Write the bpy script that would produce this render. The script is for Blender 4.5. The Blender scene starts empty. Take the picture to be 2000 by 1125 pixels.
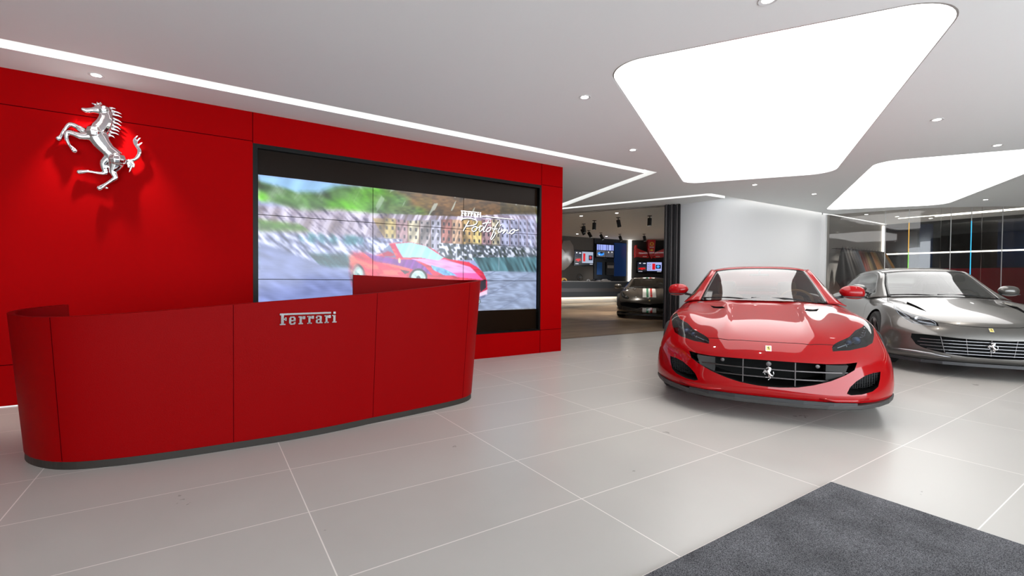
import bpy, bmesh, math, random
from mathutils import Vector, Matrix, Euler
import numpy as np
random.seed(4)
S = bpy.context.scene
C = S.collection
PI = math.pi

# ---------------------------------------------------------------- camera
YAW, PITCH, ROLL, CAMH, FPX = .5816, .0191, .0084, 1.125, 912.59
cam_d = bpy.data.cameras.new('camera'); cam = bpy.data.objects.new('camera', cam_d); C.objects.link(cam)
cam_d.sensor_width = 36.0; cam_d.lens = FPX * 36.0 / 2000.0; cam_d.clip_end = 200; cam_d.clip_start = .05
fw = Vector((math.sin(YAW) * math.cos(PITCH), math.cos(YAW) * math.cos(PITCH), -math.sin(PITCH)))
rt0 = Vector((math.cos(YAW), -math.sin(YAW), 0)); up0 = rt0.cross(fw)
rt = rt0 * math.cos(ROLL) + up0 * math.sin(ROLL); up = up0 * math.cos(ROLL) - rt0 * math.sin(ROLL)
M = Matrix((rt, up, -fw)).transposed().to_4x4(); M.translation = Vector((0, 0, CAMH)); cam.matrix_world = M
S.camera = cam
# ---------------------------------------------------------------- world, exposure
W = bpy.data.worlds.new('world'); S.world = W; W.use_nodes = True
W.node_tree.nodes['Background'].inputs[0].default_value = (.88, .94, 1, 1)
W.node_tree.nodes['Background'].inputs[1].default_value = 5.6
S.view_settings.view_transform = 'Standard'; S.view_settings.look = 'None'
S.view_settings.exposure = 0.55; S.view_settings.gamma = 1; S.view_settings.use_curve_mapping = False
PANEL_E, STRIP_E = 2.3, 1.2

# ---------------------------------------------------------------- materials
MATS = {}
def mat(name, col, rough=.5, metal=0., coat=0., spec=.5, emit=None, es=1., trans=0., alpha=1., ior=1.45, bump=None, coatr=.03):
    m = bpy.data.materials.new(name); m.use_nodes = True; nt = m.node_tree; b = nt.nodes['Principled BSDF']
    b.inputs['Base Color'].default_value = (*col, 1); b.inputs['Roughness'].default_value = rough
    b.inputs['Metallic'].default_value = metal; b.inputs['Coat Weight'].default_value = coat
    b.inputs['Coat Roughness'].default_value = coatr
    b.inputs['Specular IOR Level'].default_value = spec; b.inputs['IOR'].default_value = ior
    b.inputs['Transmission Weight'].default_value = trans; b.inputs['Alpha'].default_value = alpha
    if emit: b.inputs['Emission Color'].default_value = (*emit, 1); b.inputs['Emission Strength'].default_value = es
    if bump:
        sc, st, dist = bump
        tc = nt.nodes.new('ShaderNodeTexCoord'); n = nt.nodes.new('ShaderNodeTexNoise'); n.inputs['Scale'].default_value = sc
        n.inputs['Detail'].default_value = 4
        bp = nt.nodes.new('ShaderNodeBump'); bp.inputs['Strength'].default_value = st; bp.inputs['Distance'].default_value = dist
        nt.links.new(tc.outputs['Object'], n.inputs['Vector']); nt.links.new(n.outputs['Fac'], bp.inputs['Height'])
        nt.links.new(bp.outputs['Normal'], b.inputs['Normal'])
    MATS[name] = m; return m
def N(nt, t, **kw):
    n = nt.nodes.new(t)
    for k, v in kw.items():
        if k in n.inputs: n.inputs[k].default_value = v
        else: setattr(n, k, v)
    return n
def colvary(m, c1, c2, scale, detail=4, map_scale=(1, 1, 1), lo=.3, hi=.7):
    nt = m.node_tree; tc = N(nt, 'ShaderNodeTexCoord'); mp = N(nt, 'ShaderNodeMapping'); mp.inputs['Scale'].default_value = map_scale
    n = N(nt, 'ShaderNodeTexNoise', Scale=scale, Detail=detail); r = N(nt, 'ShaderNodeValToRGB')
    r.color_ramp.elements[0].color = (*c1, 1); r.color_ramp.elements[1].color = (*c2, 1)
    r.color_ramp.elements[0].position = lo; r.color_ramp.elements[1].position = hi
    nt.links.new(tc.outputs['Object'], mp.inputs[0]); nt.links.new(mp.outputs[0], n.inputs['Vector']); nt.links.new(n.outputs['Fac'], r.inputs[0])
    nt.links.new(r.outputs[0], nt.nodes['Principled BSDF'].inputs['Base Color']); return m

leather_red = mat('red_leather', (.27, .0003, .0010), .55, spec=.02, bump=(420, .35, .002))
leather_red2 = mat('red_leather_desk', (.175, .0002, .0007), .45, spec=.05, bump=(320, .5, .002))
seam_dark = mat('seam_dark', (.03, .0, .001), .9, spec=0.)
white_paint = mat('white_paint', (.62, .62, .62), .6, bump=(60, .04, .001))
ceil_paint = mat('ceiling_paint', (.82, .845, .84), .75)
grey_paint = mat('grey_paint', (.33, .32, .30), .7, bump=(60, .05, .001))
black_gloss = mat('black_gloss', (.003, .003, .003), .15, spec=.3)
black_matte = mat('black_matte', (.012, .012, .013), .6)
black_void = mat('black_cavity', (.004, .004, .004), .7, spec=.2)
black_plastic = mat('black_plastic', (.018, .018, .02), .38)
carbon_grey = mat('grey_plastic', (.036, .034, .033), .45, spec=.3)
chrome = mat('chrome', (.86, .87, .89), .06, 1.)
satin_metal = mat('satin_metal', (.62, .6, .6), .28, 1.)
dark_metal = mat('dark_metal', (.12, .11, .11), .35, 1.)
glow = mat('panel_glow', (.9, .9, .9), .8, emit=(1, .995, .985), es=PANEL_E)
strip_glow = mat('strip_glow', (.9, .9, .9), .8, emit=(1, .985, .96), es=STRIP_E)
wash_glow = mat('wash_glow', (.9, .9, .9), .8, emit=(1, .985, .96), es=1.5)
led_glow = mat('led_glow', (.9, .9, .9), .8, emit=(1, .93, .80), es=4.)
spot_glow = mat('spot_glow', (.9, .9, .9), .8, emit=(1, .97, .92), es=9.)
rubber = mat('tyre_rubber', (.012, .012, .012), .75)
walnut = mat('brown_panel', (.10, .088, .078), .6, bump=(30, .1, .001))

def tile_floor():
    m = mat('floor_tile', (.46, .43, .40), .30, spec=.45); nt = m.node_tree; b = nt.nodes['Principled BSDF']
    tc = N(nt, 'ShaderNodeTexCoord'); mp = N(nt, 'ShaderNodeMapping'); mp.inputs['Location'].default_value = (-.413 + .0, -3.579 + .0, 0)
    br = N(nt, 'ShaderNodeTexBrick', Scale=1.0); br.offset = 0; br.squash = 1
    br.inputs['Mortar Size'].default_value = .0026; br.inputs['Mortar Smooth'].default_value = 0.; br.inputs['Brick Width'].default_value = 1.2; br.inputs['Row Height'].default_value = .5976
    br.inputs['Color1'].default_value = (.40, .382, .356, 1); br.inputs['Color2'].default_value = (.42, .401, .374, 1); br.inputs['Mortar'].default_value = (.72, .68, .64, 1)
    no = N(nt, 'ShaderNodeTexNoise', Scale=3.0, Detail=5); no2 = N(nt, 'ShaderNodeTexNoise', Scale=160., Detail=3)
    mx = N(nt, 'ShaderNodeMix', data_type='RGBA', blend_type='MULTIPLY'); mx.inputs[0].default_value = 1
    mr = N(nt, 'ShaderNodeMapRange'); mr.inputs[3].default_value = .93; mr.inputs[4].default_value = 1.05
    mr2 = N(nt, 'ShaderNodeMapRange'); mr2.inputs[3].default_value = .24; mr2.inputs[4].default_value = .36
    nt.links.new(tc.outputs['Object'], mp.inputs[0]); nt.links.new(mp.outputs[0], br.inputs['Vector'])
    nt.links.new(tc.outputs['Object'], no.inputs['Vector']); nt.links.new(tc.outputs['Object'], no2.inputs['Vector'])
    nt.links.new(no.outputs['Fac'], mr.inputs[0]); nt.links.new(br.outputs['Color'], mx.inputs[6]); nt.links.new(mr.outputs[0], mx.inputs[7])
    nt.links.new(mx.outputs[2], b.inputs['Base Color']); nt.links.new(no.outputs['Fac'], mr2.inputs[0]); nt.links.new(mr2.outputs[0], b.inputs['Roughness'])
    bp = N(nt, 'ShaderNodeBump', Strength=.05, Distance=.001); nt.links.new(no2.outputs['Fac'], bp.inputs['Height']); nt.links.new(bp.outputs[0], b.inputs['Normal'])
    return m
def wood_floor():
    m = mat('wood_floor', (.2, .14, .09), .35); nt = m.node_tree; b = nt.nodes['Principled BSDF']
    tc = N(nt, 'ShaderNodeTexCoord'); mp = N(nt, 'ShaderNodeMapping'); mp.inputs['Rotation'].default_value = (0, 0, .0)
    br = N(nt, 'ShaderNodeTexBrick', Scale=1.0); br.offset = .4; br.inputs['Mortar Size'].default_value = .004; br.inputs['Brick Width'].default_value = 2.2; br.inputs['Row Height'].default_value = .2
    br.inputs['Color1'].default_value = (.26, .175, .105, 1); br.inputs['Color2'].default_value = (.14, .09, .052, 1); br.inputs['Mortar'].default_value = (.04, .03, .02, 1)
    mp2 = N(nt, 'ShaderNodeMapping'); mp2.inputs['Scale'].default_value = (1, 14, 1); no = N(nt, 'ShaderNodeTexNoise', Scale=2.5, Detail=6)
    mx = N(nt, 'ShaderNodeMix', data_type='RGBA', blend_type='MULTIPLY'); mx.inputs[0].default_value = 1
    mr = N(nt, 'ShaderNodeMapRange'); mr.inputs[1].default_value = .3; mr.inputs[2].default_value = .7; mr.inputs[3].default_value = .6; mr.inputs[4].default_value = 1.35
    nt.links.new(tc.outputs['Object'], mp.inputs[0]); nt.links.new(mp.outputs[0], br.inputs['Vector'])
    nt.links.new(tc.outputs['Object'], mp2.inputs[0]); nt.links.new(mp2.outputs[0], no.inputs['Vector']); nt.links.new(no.outputs['Fac'], mr.inputs[0])
    nt.links.new(br.outputs['Color'], mx.inputs[6]); nt.links.new(mr.outputs[0], mx.inputs[7]); nt.links.new(mx.outputs[2], b.inputs['Base Color'])
    return m
def carpet_mat():
    m = mat('mat_fibre', (.06, .06, .065), .95, spec=.15, bump=(900, 1., .006)); nt = m.node_tree; b = nt.nodes['Principled BSDF']
    tc = N(nt, 'ShaderNodeTexCoord'); n1 = N(nt, 'ShaderNodeTexNoise', Scale=330., Detail=2); n2 = N(nt, 'ShaderNodeTexNoise', Scale=5., Detail=5)
    r = N(nt, 'ShaderNodeValToRGB'); r.color_ramp.elements[0].position = .38; r.color_ramp.elements[1].position = .66
    r.color_ramp.elements[0].color = (.045, .045, .050, 1); r.color_ramp.elements[1].color = (.27, .27, .285, 1)
    mr = N(nt, 'ShaderNodeMapRange'); mr.inputs[1].default_value = .3; mr.inputs[2].default_value = .7; mr.inputs[3].default_value = .75; mr.inputs[4].default_value = 1.3
    mx = N(nt, 'ShaderNodeMix', data_type='RGBA', blend_type='MULTIPLY'); mx.inputs[0].default_value = 1
    for n in (n1, n2): nt.links.new(tc.outputs['Object'], n.inputs['Vector'])
    nt.links.new(n1.outputs['Fac'], r.inputs[0]); nt.links.new(n2.outputs['Fac'], mr.inputs[0])
    nt.links.new(r.outputs[0], mx.inputs[6]); nt.links.new(mr.outputs[0], mx.inputs[7]); nt.links.new(mx.outputs[2], b.inputs['Base Color'])
    return m
def car_glass(name, tint=(.55, .6, .6), refl=1.0, ior=1.55):
    m = bpy.data.materials.new(name); m.use_nodes = True; nt = m.node_tree; nt.nodes.clear()
    o = N(nt, 'ShaderNodeOutputMaterial'); g = N(nt, 'ShaderNodeBsdfGlossy'); g.inputs['Roughness'].default_value = .01; g.inputs['Color'].default_value = (refl, refl, refl, 1)
    t = N(nt, 'ShaderNodeBsdfTransparent'); t.inputs[0].default_value = (*tint, 1)
    f = N(nt, 'ShaderNodeFresnel', IOR=ior); mx = N(nt, 'ShaderNodeMixShader')
    nt.links.new(f.outputs[0], mx.inputs[0]); nt.links.new(t.outputs[0], mx.inputs[1]); nt.links.new(g.outputs[0], mx.inputs[2]); nt.links.new(mx.outputs[0], o.inputs[0])
    MATS[name] = m; return m
glass_car = car_glass('windscreen_glass', (.62, .66, .65), ior=1.85)
glass_lamp = car_glass('lamp_glass', (.75, .8, .85))
glass_part = car_glass('partition_glass', (.78, .78, .78), ior=1.45)
glass_dark = car_glass('dark_cover_glass', (.9, .9, .9), .6)

# ---------------------------------------------------------------- mesh helpers
def obj(name, verts, faces, m, parent=None, smooth=False, angle=None, mats=None, fm=None):
    me = bpy.data.meshes.new(name); me.from_pydata([tuple(v) for v in verts], [], [tuple(f) for f in faces]); 
    return link(name, me, m, parent, smooth, angle, mats, fm)
def link(name, me, m=None, parent=None, smooth=False, angle=None, mats=None, fm=None):
    if mats: 
        for q in mats: me.materials.append(q)
        if fm: me.polygons.foreach_set('material_index', fm)
    elif m: me.materials.append(m)
    if smooth or angle is not None:
        me.polygons.foreach_set('use_smooth', [True] * len(me.polygons))
        if angle is not None: me.set_sharp_from_angle(angle=math.radians(angle))
    me.update(); o = bpy.data.objects.new(name, me); C.objects.link(o)
    if parent: o.parent = parent
    return o
class MB:
    def __init__(s): s.v = []; s.f = []
    def add(s, v, f):
        o = len(s.v); s.v += [tuple(p) for p in v]; s.f += [tuple(i + o for i in q) for q in f]; return s
    def box(s, x0, x1, y0, y1, z0, z1):
        return s.add([(x0, y0, z0), (x1, y0, z0), (x1, y1, z0), (x0, y1, z0), (x0, y0, z1), (x1, y0, z1), (x1, y1, z1), (x0, y1, z1)],
                     [(3, 2, 1, 0), (4, 5, 6, 7), (0, 1, 5, 4), (1, 2, 6, 5), (2, 3, 7, 6), (3, 0, 4, 7)])
    def tube(s, pts, r, n=8, cap=True, flat=1.0, axis=None):
        pts = [Vector(p) for p in pts]; rs = r if isinstance(r, (list, tuple)) else [r] * len(pts); V = []; prev = None
        for i, p in enumerate(pts):
            d = (pts[min(i + 1, len(pts) - 1)] - pts[max(i - 1, 0)]).normalized()
            a = Vector(axis) if axis else (Vector((0, 0, 1)) if abs(d.z) < .9 else Vector((1, 0, 0)))
            if prev is not None and not axis: a = prev
            u = d.cross(a).normalized(); w = u.cross(d).normalized(); prev = w
            for k in range(n):
                t = 2 * PI * k / n; V.append(p + u * math.cos(t) * rs[i] + w * math.sin(t) * rs[i] * flat)
        F = [(i * n + k, i * n + (k + 1) % n, (i + 1) * n + (k + 1) % n, (i + 1) * n + k) for i in range(len(pts) - 1) for k in range(n)]
        if cap: F += [tuple(range(n))[::-1], tuple((len(pts) - 1) * n + k for k in range(n))]
        return s.add(V, F)
    def prism(s, pts, d0, d1):
        # pts: 3D loop; d0,d1: offset vectors
        n = len(pts); V = [Vector(p) + Vector(d0) for p in pts] + [Vector(p) + Vector(d1) for p in pts]
        F = [tuple(range(n))[::-1], tuple(range(n, 2 * n))] + [(i, (i + 1) % n, n + (i + 1) % n, n + i) for i in range(n)]
        return s.add(V, F)
    def lathe(s, prof, n=24, o=(0, 0, 0), ax='z', closed=False):
        V = []; o = Vector(o)
        for r, h in prof:
            for k in range(n):
                t = 2 * PI * k / n; c, q = r * math.cos(t), r * math.sin(t)
                V.append(o + Vector({'z': (c, q, h), 'y': (c, h, -q), 'x': (h, c, q)}[ax]))
        m = len(prof); F = [(i * n + k, i * n + (k + 1) % n, ((i + 1) % m) * n + (k + 1) % n, ((i + 1) % m) * n + k) for i in range(m if closed else m - 1) for k in range(n)]
        if not closed:
            if prof[0][0] > 1e-6: F.append(tuple(range(n))[::-1])
            if prof[-1][0] > 1e-6: F.append(tuple((m - 1) * n + k for k in range(n)))
        return s.add(V, F)
    def build(s, name, m, parent=None, smooth=False, angle=None, fix=False):
        o = obj(name, s.v, s.f, m, parent, smooth, angle)
        if fix: fixn(o)
        return o
def fixn(o):
    bm = bmesh.new(); bm.from_mesh(o.data); bmesh.ops.remove_doubles(bm, verts=bm.verts, dist=1e-6); bmesh.ops.recalc_face_normals(bm, faces=bm.faces); bm.to_mesh(o.data); bm.free()
def bev(o, w=.004, seg=2):
    m = o.modifiers.new('bevel', 'BEVEL'); m.width = w; m.segments = seg; m.limit_method = 'ANGLE'; return o
def evalmesh(o):
    dg = bpy.context.evaluated_depsgraph_get(); dg.update(); me = bpy.data.meshes.new_from_object(o.evaluated_get(dg)); return me
def boolean(o, cut, op='DIFFERENCE'):
    m = o.modifiers.new('b', 'BOOLEAN'); m.object = cut; m.operation = op; m.solver = 'EXACT'; m.material_mode = 'TRANSFER'
    me = evalmesh(o); o.modifiers.remove(m); return me
def empty(name, loc, rz=0, label=None, cat=None, group=None):
    o = bpy.data.objects.new(name, None); C.objects.link(o); o.location = loc; o.rotation_euler = (0, 0, rz); o.empty_display_size = .1
    if label: tag(o, label, cat, group)
    return o
def tag(o, label=None, cat=None, group=None, kind=None):
    if label: o['label'] = label
    if cat: o['category'] = cat
    if group: o['group'] = group
    if kind: o['kind'] = kind
    return o
def struct(o): o['kind'] = 'structure'; return o
def dup(o, parent=None, loc=None):
    r = o.copy(); C.objects.link(r)
    if parent: r.parent = parent
    if loc: r.location = loc
    for ch in list(o.children): dup(ch, r)
    return r
def in_poly(x, y, P):
    c = False; n = len(P)
    for i in range(n):
        x1, y1 = P[i]; x2, y2 = P[i - 1]
        if (y1 > y) != (y2 > y) and x < (x2 - x1) * (y - y1) / (y2 - y1) + x1: c = not c
    return c
def round_poly(P, R, seg=10):
    out = []; n = len(P); R = R if isinstance(R, (list, tuple)) else [R] * n
    for i in range(n):
        p = Vector(P[i]); a = Vector(P[i - 1]); b = Vector(P[(i + 1) % n]); u = (a - p).normalized(); v = (b - p).normalized()
        if R[i] <= 0: out.append(tuple(p)); continue
        h = u.angle(v) / 2; t = R[i] / math.tan(h); A = p + u * t; B = p + v * t
        c = p + (u + v).normalized() * R[i] / math.sin(h); va = A - c; vb = B - c; ang = va.angle(vb)
        for k in range(seg + 1):
            w = k / seg; d = (va * math.sin((1 - w) * ang) + vb * math.sin(w * ang)) / math.sin(ang); out.append(tuple(c + d))
    return out

def smooth_path(P, n=6, closed=False):
    out = []; m = len(P)
    for i in range(m - 1):
        p0, p1, p2, p3 = P[max(i - 1, 0)], P[i], P[i + 1], P[min(i + 2, m - 1)]
        for k in range(n):
            t = k / n; out.append(tuple(.5 * ((2 * b) + (-a + c) * t + (2 * a - 5 * b + 4 * c - d) * t * t + (-a + 3 * b - 3 * c + d) * t ** 3) for a, b, c, d in zip(p0, p1, p2, p3)))
    out.append(tuple(P[-1])); return out
# ---------------------------------------------------------------- the room
CZ, WY, Z2 = 2.872, 5.684, 3.2
tilem, woodm = tile_floor(), wood_floor()
struct(MB().box(-6, 24, -4.6, 6.83, -.1, 0).build('floor', tilem))
struct(MB().box(4.0, 24, 6.83, 20, -.1, 0).build('floor', woodm))
struct(MB().box(4.0, 14.0, 6.82, 6.84, -.02, .002).build('trim_1', dark_metal))

P1 = [(2.719, 2.80), (7.264, 5.395), (8.476, 3.478), (3.873, .834)]
R1 = [.30, .28, .34, .36]
P2 = [(x + 5.42, y - .01) for x, y in P1]
# ceiling slab with the panel wells and light slots cut out
slot1 = [(-5.8, 4.965), (6.122, 5.065), (7.19, 8.72), (6.97, 8.80), (6.003, 5.231), (-5.8, 5.18)]
slot2 = [(7.18, 9.15), (8.42, 5.74), (8.50, 5.665), (9.6, 5.665), (13.55, 5.62), (13.55, 5.80), (9.62, 5.80), (8.585, 5.86), (7.38, 9.2)]
ceil_out = [(-6, -4.6), (24, -4.6), (24, 5.80), (9.2, 5.80), (9.16, 7.05), (7.4, 10.8), (3.9, 10.8), (3.9, 8.1), (-6, 8.1)]
cb = MB(); cb.prism([(x, y, 0) for x, y in ceil_out], (0, 0, CZ), (0, 0, CZ + .25)); ce = cb.build('ceiling', ceil_paint, fix=True)
cut = MB()
for P in (P1, P2): cut.prism([(x, y, 0) for x, y in round_poly(P, R1)], (0, 0, CZ - .1), (0, 0, CZ + .06))
for P in (slot1, slot2): cut.prism([(x, y, 0) for x, y in P], (0, 0, CZ - .1), (0, 0, CZ + .12))
co = cut.build('cutter', ceil_paint, fix=True)
me = boolean(ce, co); ce.data = me; struct(ce); bpy.data.objects.remove(co)
struct(MB().box(3, 24, 5.6, 20, Z2, Z2 + .2).build('ceiling', ceil_paint))
# lit stretch panels in the wells
def inset(P, d):
    return [tuple(Vector(p) + (Vector((sum(q[0] for q in P) / len(P), sum(q[1] for q in P) / len(P))) - Vector(p)).normalized() * d) for p in P]
for P, lab in ((P1, 'large glowing kite-shaped ceiling light panel above the red car'), (P2, 'glowing kite-shaped ceiling light panel above the grey car, by the glass room')):
    c = (sum(p[0] for p in P) / 4, sum(p[1] for p in P) / 4)
    root = empty('ceiling_light_panel', (c[0], c[1], CZ + .06), 0, lab, 'ceiling light', 'kite-shaped ceiling light panels')
    a = round_poly(P, R1); b = round_poly(inset(P, .018), R1)
    n = len(a)
    obj('rim', [(x - c[0], y - c[1], z) for z in (-.058, 0) for x, y in a] + [(x - c[0], y - c[1], z) for z in (-.058, 0) for x, y in b],
        [(i, (i + 1) % n, n + (i + 1) % n, n + i) for i in range(n)] + [(2 * n + i, 3 * n + i, 3 * n + (i + 1) % n, 2 * n + (i + 1) % n) for i in range(n)] + [(i, 2 * n + i, 2 * n + (i + 1) % n, (i + 1) % n) for i in range(n)], satin_metal, root)
    MB().prism([(x - c[0], y - c[1], 0) for x, y in b], (0, 0, -.03), (0, 0, -.012)).build('diffuser', glow, root, fix=True)
for P, lab in ((slot1, 'long bright light slot in the ceiling over the red wall, bending beyond its end'), (slot2, 'bright light slot in the ceiling washing the white wall by the folding partition')):
    o = MB().prism([(x, y, 0) for x, y in P], (0, 0, CZ + .10), (0, 0, CZ + .119)).build('light_slot', strip_glow if P is slot1 else wash_glow, fix=True)
    tag(o, lab, 'light strip')
def downlight(x, y, z, lab, r=.045, e=0, group='recessed downlights', tilt=0):
    root = empty('downlight', (x, y, z), 0, lab, 'downlight', group)
    MB().lathe([(r * .8, -.001), (r * 1.25, -.004), (r * 1.25, 0), (r * .8, 0)], 20, closed=True).build('trim_ring', white_paint, root, smooth=False)
    MB().lathe([(.0001, -.002), (r * .8, -.002), (r * .8, -.0005), (.0001, -.0005)], 20).build('lens', spot_glow, root)
    if e:
        l = bpy.data.lights.new('spot', 'SPOT'); l.energy = e; l.spot_size = math.radians(70); l.spot_blend = .7; l.shadow_soft_size = .03; l.color = (1, .95, .88)
        lo = bpy.data.objects.new('spot', l); C.objects.link(lo); lo.parent = root; lo.location = (0, 0, -.02)
        if tilt: lo.rotation_euler = (tilt, 0, 0)
    return root
for x, y, lab, e in [(-.785, 5.434, 'small round downlight above the chrome horse emblem', 110), (3.046, 3.394, 'small round downlight left of the big kite-shaped panel', 25),
    (4.809, 4.389, 'small round downlight nearest the tip of the ceiling light slot', 25), (6.569, 1.721, 'small round downlight right of the big panel, nearer the viewer', 30),
    (8.405, 1.607, 'small round downlight near the right frame edge above the second panel', 30), (8.343, 4.703, 'small round downlight just behind the big panel', 20),
    (10.163, 4.516, 'small round downlight between the two kite panels, farther back', 20), (13.676, 2.767, 'small round downlight beyond the second panel near the glass', 20),
    (2.929, 1.588, 'small round downlight at the top frame edge', 30)]:
    downlight(x, y, CZ, lab, e=e, tilt=.22 if e == 110 else 0)

# red leather wall with recess for the video wall
rw = MB()
X0, X1, zf0, zf1 = -6.0, 4.665, .35, 2.545
SX0, SX1 = .43, 4.255
rw.box(X0, SX0, WY, WY + .45, 0, CZ); rw.box(SX1, X1, WY, WY + .45, 0, CZ); rw.box(SX0, SX1, WY, WY + .45, 0, zf0); rw.box(SX0, SX1, WY, WY + .45, zf1, CZ); rw.box(SX0, SX1, WY + .2, WY + .45, zf0, zf1)
wall = struct(rw.build('wall_left', leather_red))
def seam(x0, x1, z0, z1): MB().box(x0, x1, WY - .0015, WY + .002, z0, z1).build('panel_seam', seam_dark, wall)
t = .003
seam(X0, SX0, 2.565 - t, 2.565 + t); seam(SX1, X1, 2.555 - t, 2.555 + t); seam(SX0 - t, SX0 + t, zf1, CZ); seam(SX1 - t, SX1 + t, zf1, CZ); seam(SX1 - t, SX1 + t, 0, zf0)
seam(X0, SX0, .355 - t, .355 + t); seam(SX1, X1, .355 - t, .355 + t); seam(SX0 - t, SX0 + t, 0, zf0)
struct(MB().box(X0, X1, WY - .004, WY - .0005, 0, .006).build('baseboard_left', satin_metal))
# unseen room enclosure
struct(MB().box(-6.2, -6, -4.6, 8, 0, CZ).build('wall_side', grey_paint))
struct(MB().box(4.0, 4.3, 6.1, 20, 0, Z2).build('wall_return', grey_paint))
struct(MB().box(8, 24, -4.8, -4.6, 0, CZ).build('wall_light_blocker', grey_paint))  # added out of view, blocks daylight that would reflect in the glass partition
# white wall with rounded corner
pts = smooth_path([(9.16, 6.9), (9.2, 6.55), (9.34, 6.25), (9.6, 6.02), (9.95, 5.88), (10.4, 5.81), (11, 5.80)], 5) + [(13.5, 5.80), (13.5, 6.1), (9.9, 6.3), (9.7, 6.9)]
o = MB().prism([(x, y, 0) for x, y in pts], (0, 0, 0), (0, 0, CZ + .3)).build('wall_middle', white_paint, fix=True); o.data.polygons.foreach_set('use_smooth', [True] * len(o.data.polygons)); o.data.set_sharp_from_angle(angle=math.radians(30)); struct(o)
struct(MB().box(13.47, 13.56, 5.70, 5.80, 0, CZ).build('trim_2', white_paint))
struct(MB().box(13.56, 17.3, 5.74, 5.9, 0, CZ).build('wall_right', grey_paint))
o = MB().box(13.6, 17.2, 5.60, 5.66, CZ - .004, CZ - .001).build('cove_fill_light', strip_glow); tag(o, 'thin added fill light line along the top of the grey wall', 'light strip')  # added glowing strip, brightens the grey wall and hides

# ---------------------------------------------------------------- video wall
def stripes_font(W=1.0):
    # slab lettering: F e r r a r i, unit height; returns rects (x0,x1,z0,z1)
    R = []; x = 0
    def g(w, rects):
        nonlocal x
        for a, b, c, d in rects: R.append((x + a, x + b, c, d))
        x += w
    F = [(.1, .38, 0, 1.3), (-.03, .55, 0, .15), (.38, .62, .62, .80), (.50, .66, .52, .92)]
    e = [(0, .22, .14, .86), (.1, .58, .84, 1), (.46, .68, .5, .86), (.2, .68, .42, .58), (.1, .60, 0, .17), (.48, .68, .12, .30)]
    r = [(.12, .36, 0, 1), (0, .5, 0, .15), (0, .3, .86, 1), (.36, .5, .70, .90), (.44, .74, .62, 1)]
    a = [(.1, .54, .85, 1), (.0, .2, .64, .9), (.42, .66, .0, .92), (.55, .78, 0, .14), (0, .22, .1, .48), (.12, .42, .42, .57), (.12, .42, 0, .14)]
    i = [(.12, .38, 0, 1), (0, .52, 0, .15), (0, .3, .86, 1), (.12, .40, 1.14, 1.42)]
    for w, q in ((.92, F), (.98, e), (.95, r), (.95, r), (.98, a), (.9, r), (.55, i)): g(w, q)
    R.append((-.04, x - .70, 1.2, 1.42))
    return R, x - .03
def lettering(name, m, parent, x0, x1, z0, z1, y, th, xf=None, ytop=0):
    # letters as boxes between x0..x1, z0..z1
    R, w = stripes_font(); mb = MB()
    for a, b, c, d in R:
        X0, X1 = x0 + (a + .04) / (w + .04) * (x1 - x0), x0 + (b + .04) / (w + .04) * (x1 - x0); Z0, Z1 = z0 + c / 1.42 * (z1 - z0), z0 + d / 1.42 * (z1 - z0)
        mb.box(X0, X1, y - th, y, Z0, Z1)
    return mb.build(name, m, parent)
vw = empty('video_wall', (0, 0, 0), 0, 'large black-framed video wall set in the red wall, showing a red open car at a harbour', 'screen')
fb = MB(); fr = .045
fb.box(SX0, SX1, WY - .004, WY + .2, zf1 - fr, zf1); fb.box(SX0, SX1, WY - .004, WY + .2, zf0, zf0 + .02); fb.box(SX0, SX0 + fr, WY - .004, WY + .2, zf0 + .02, zf1 - fr); fb.box(SX1 - .035, SX1, WY - .004, WY + .2, zf0 + .02, zf1 - fr)
fb.build('frame', mat('frame_black', (.003, .003, .003), .35, spec=.15), vw)
MB().box(SX0 + fr, SX1 - .035, WY + .06, WY + .1, zf0 + .02, zf1 - fr).build('back_panel', mat('dark_brown_screen', (.008, .004, .002), .25, spec=.12), vw)

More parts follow.
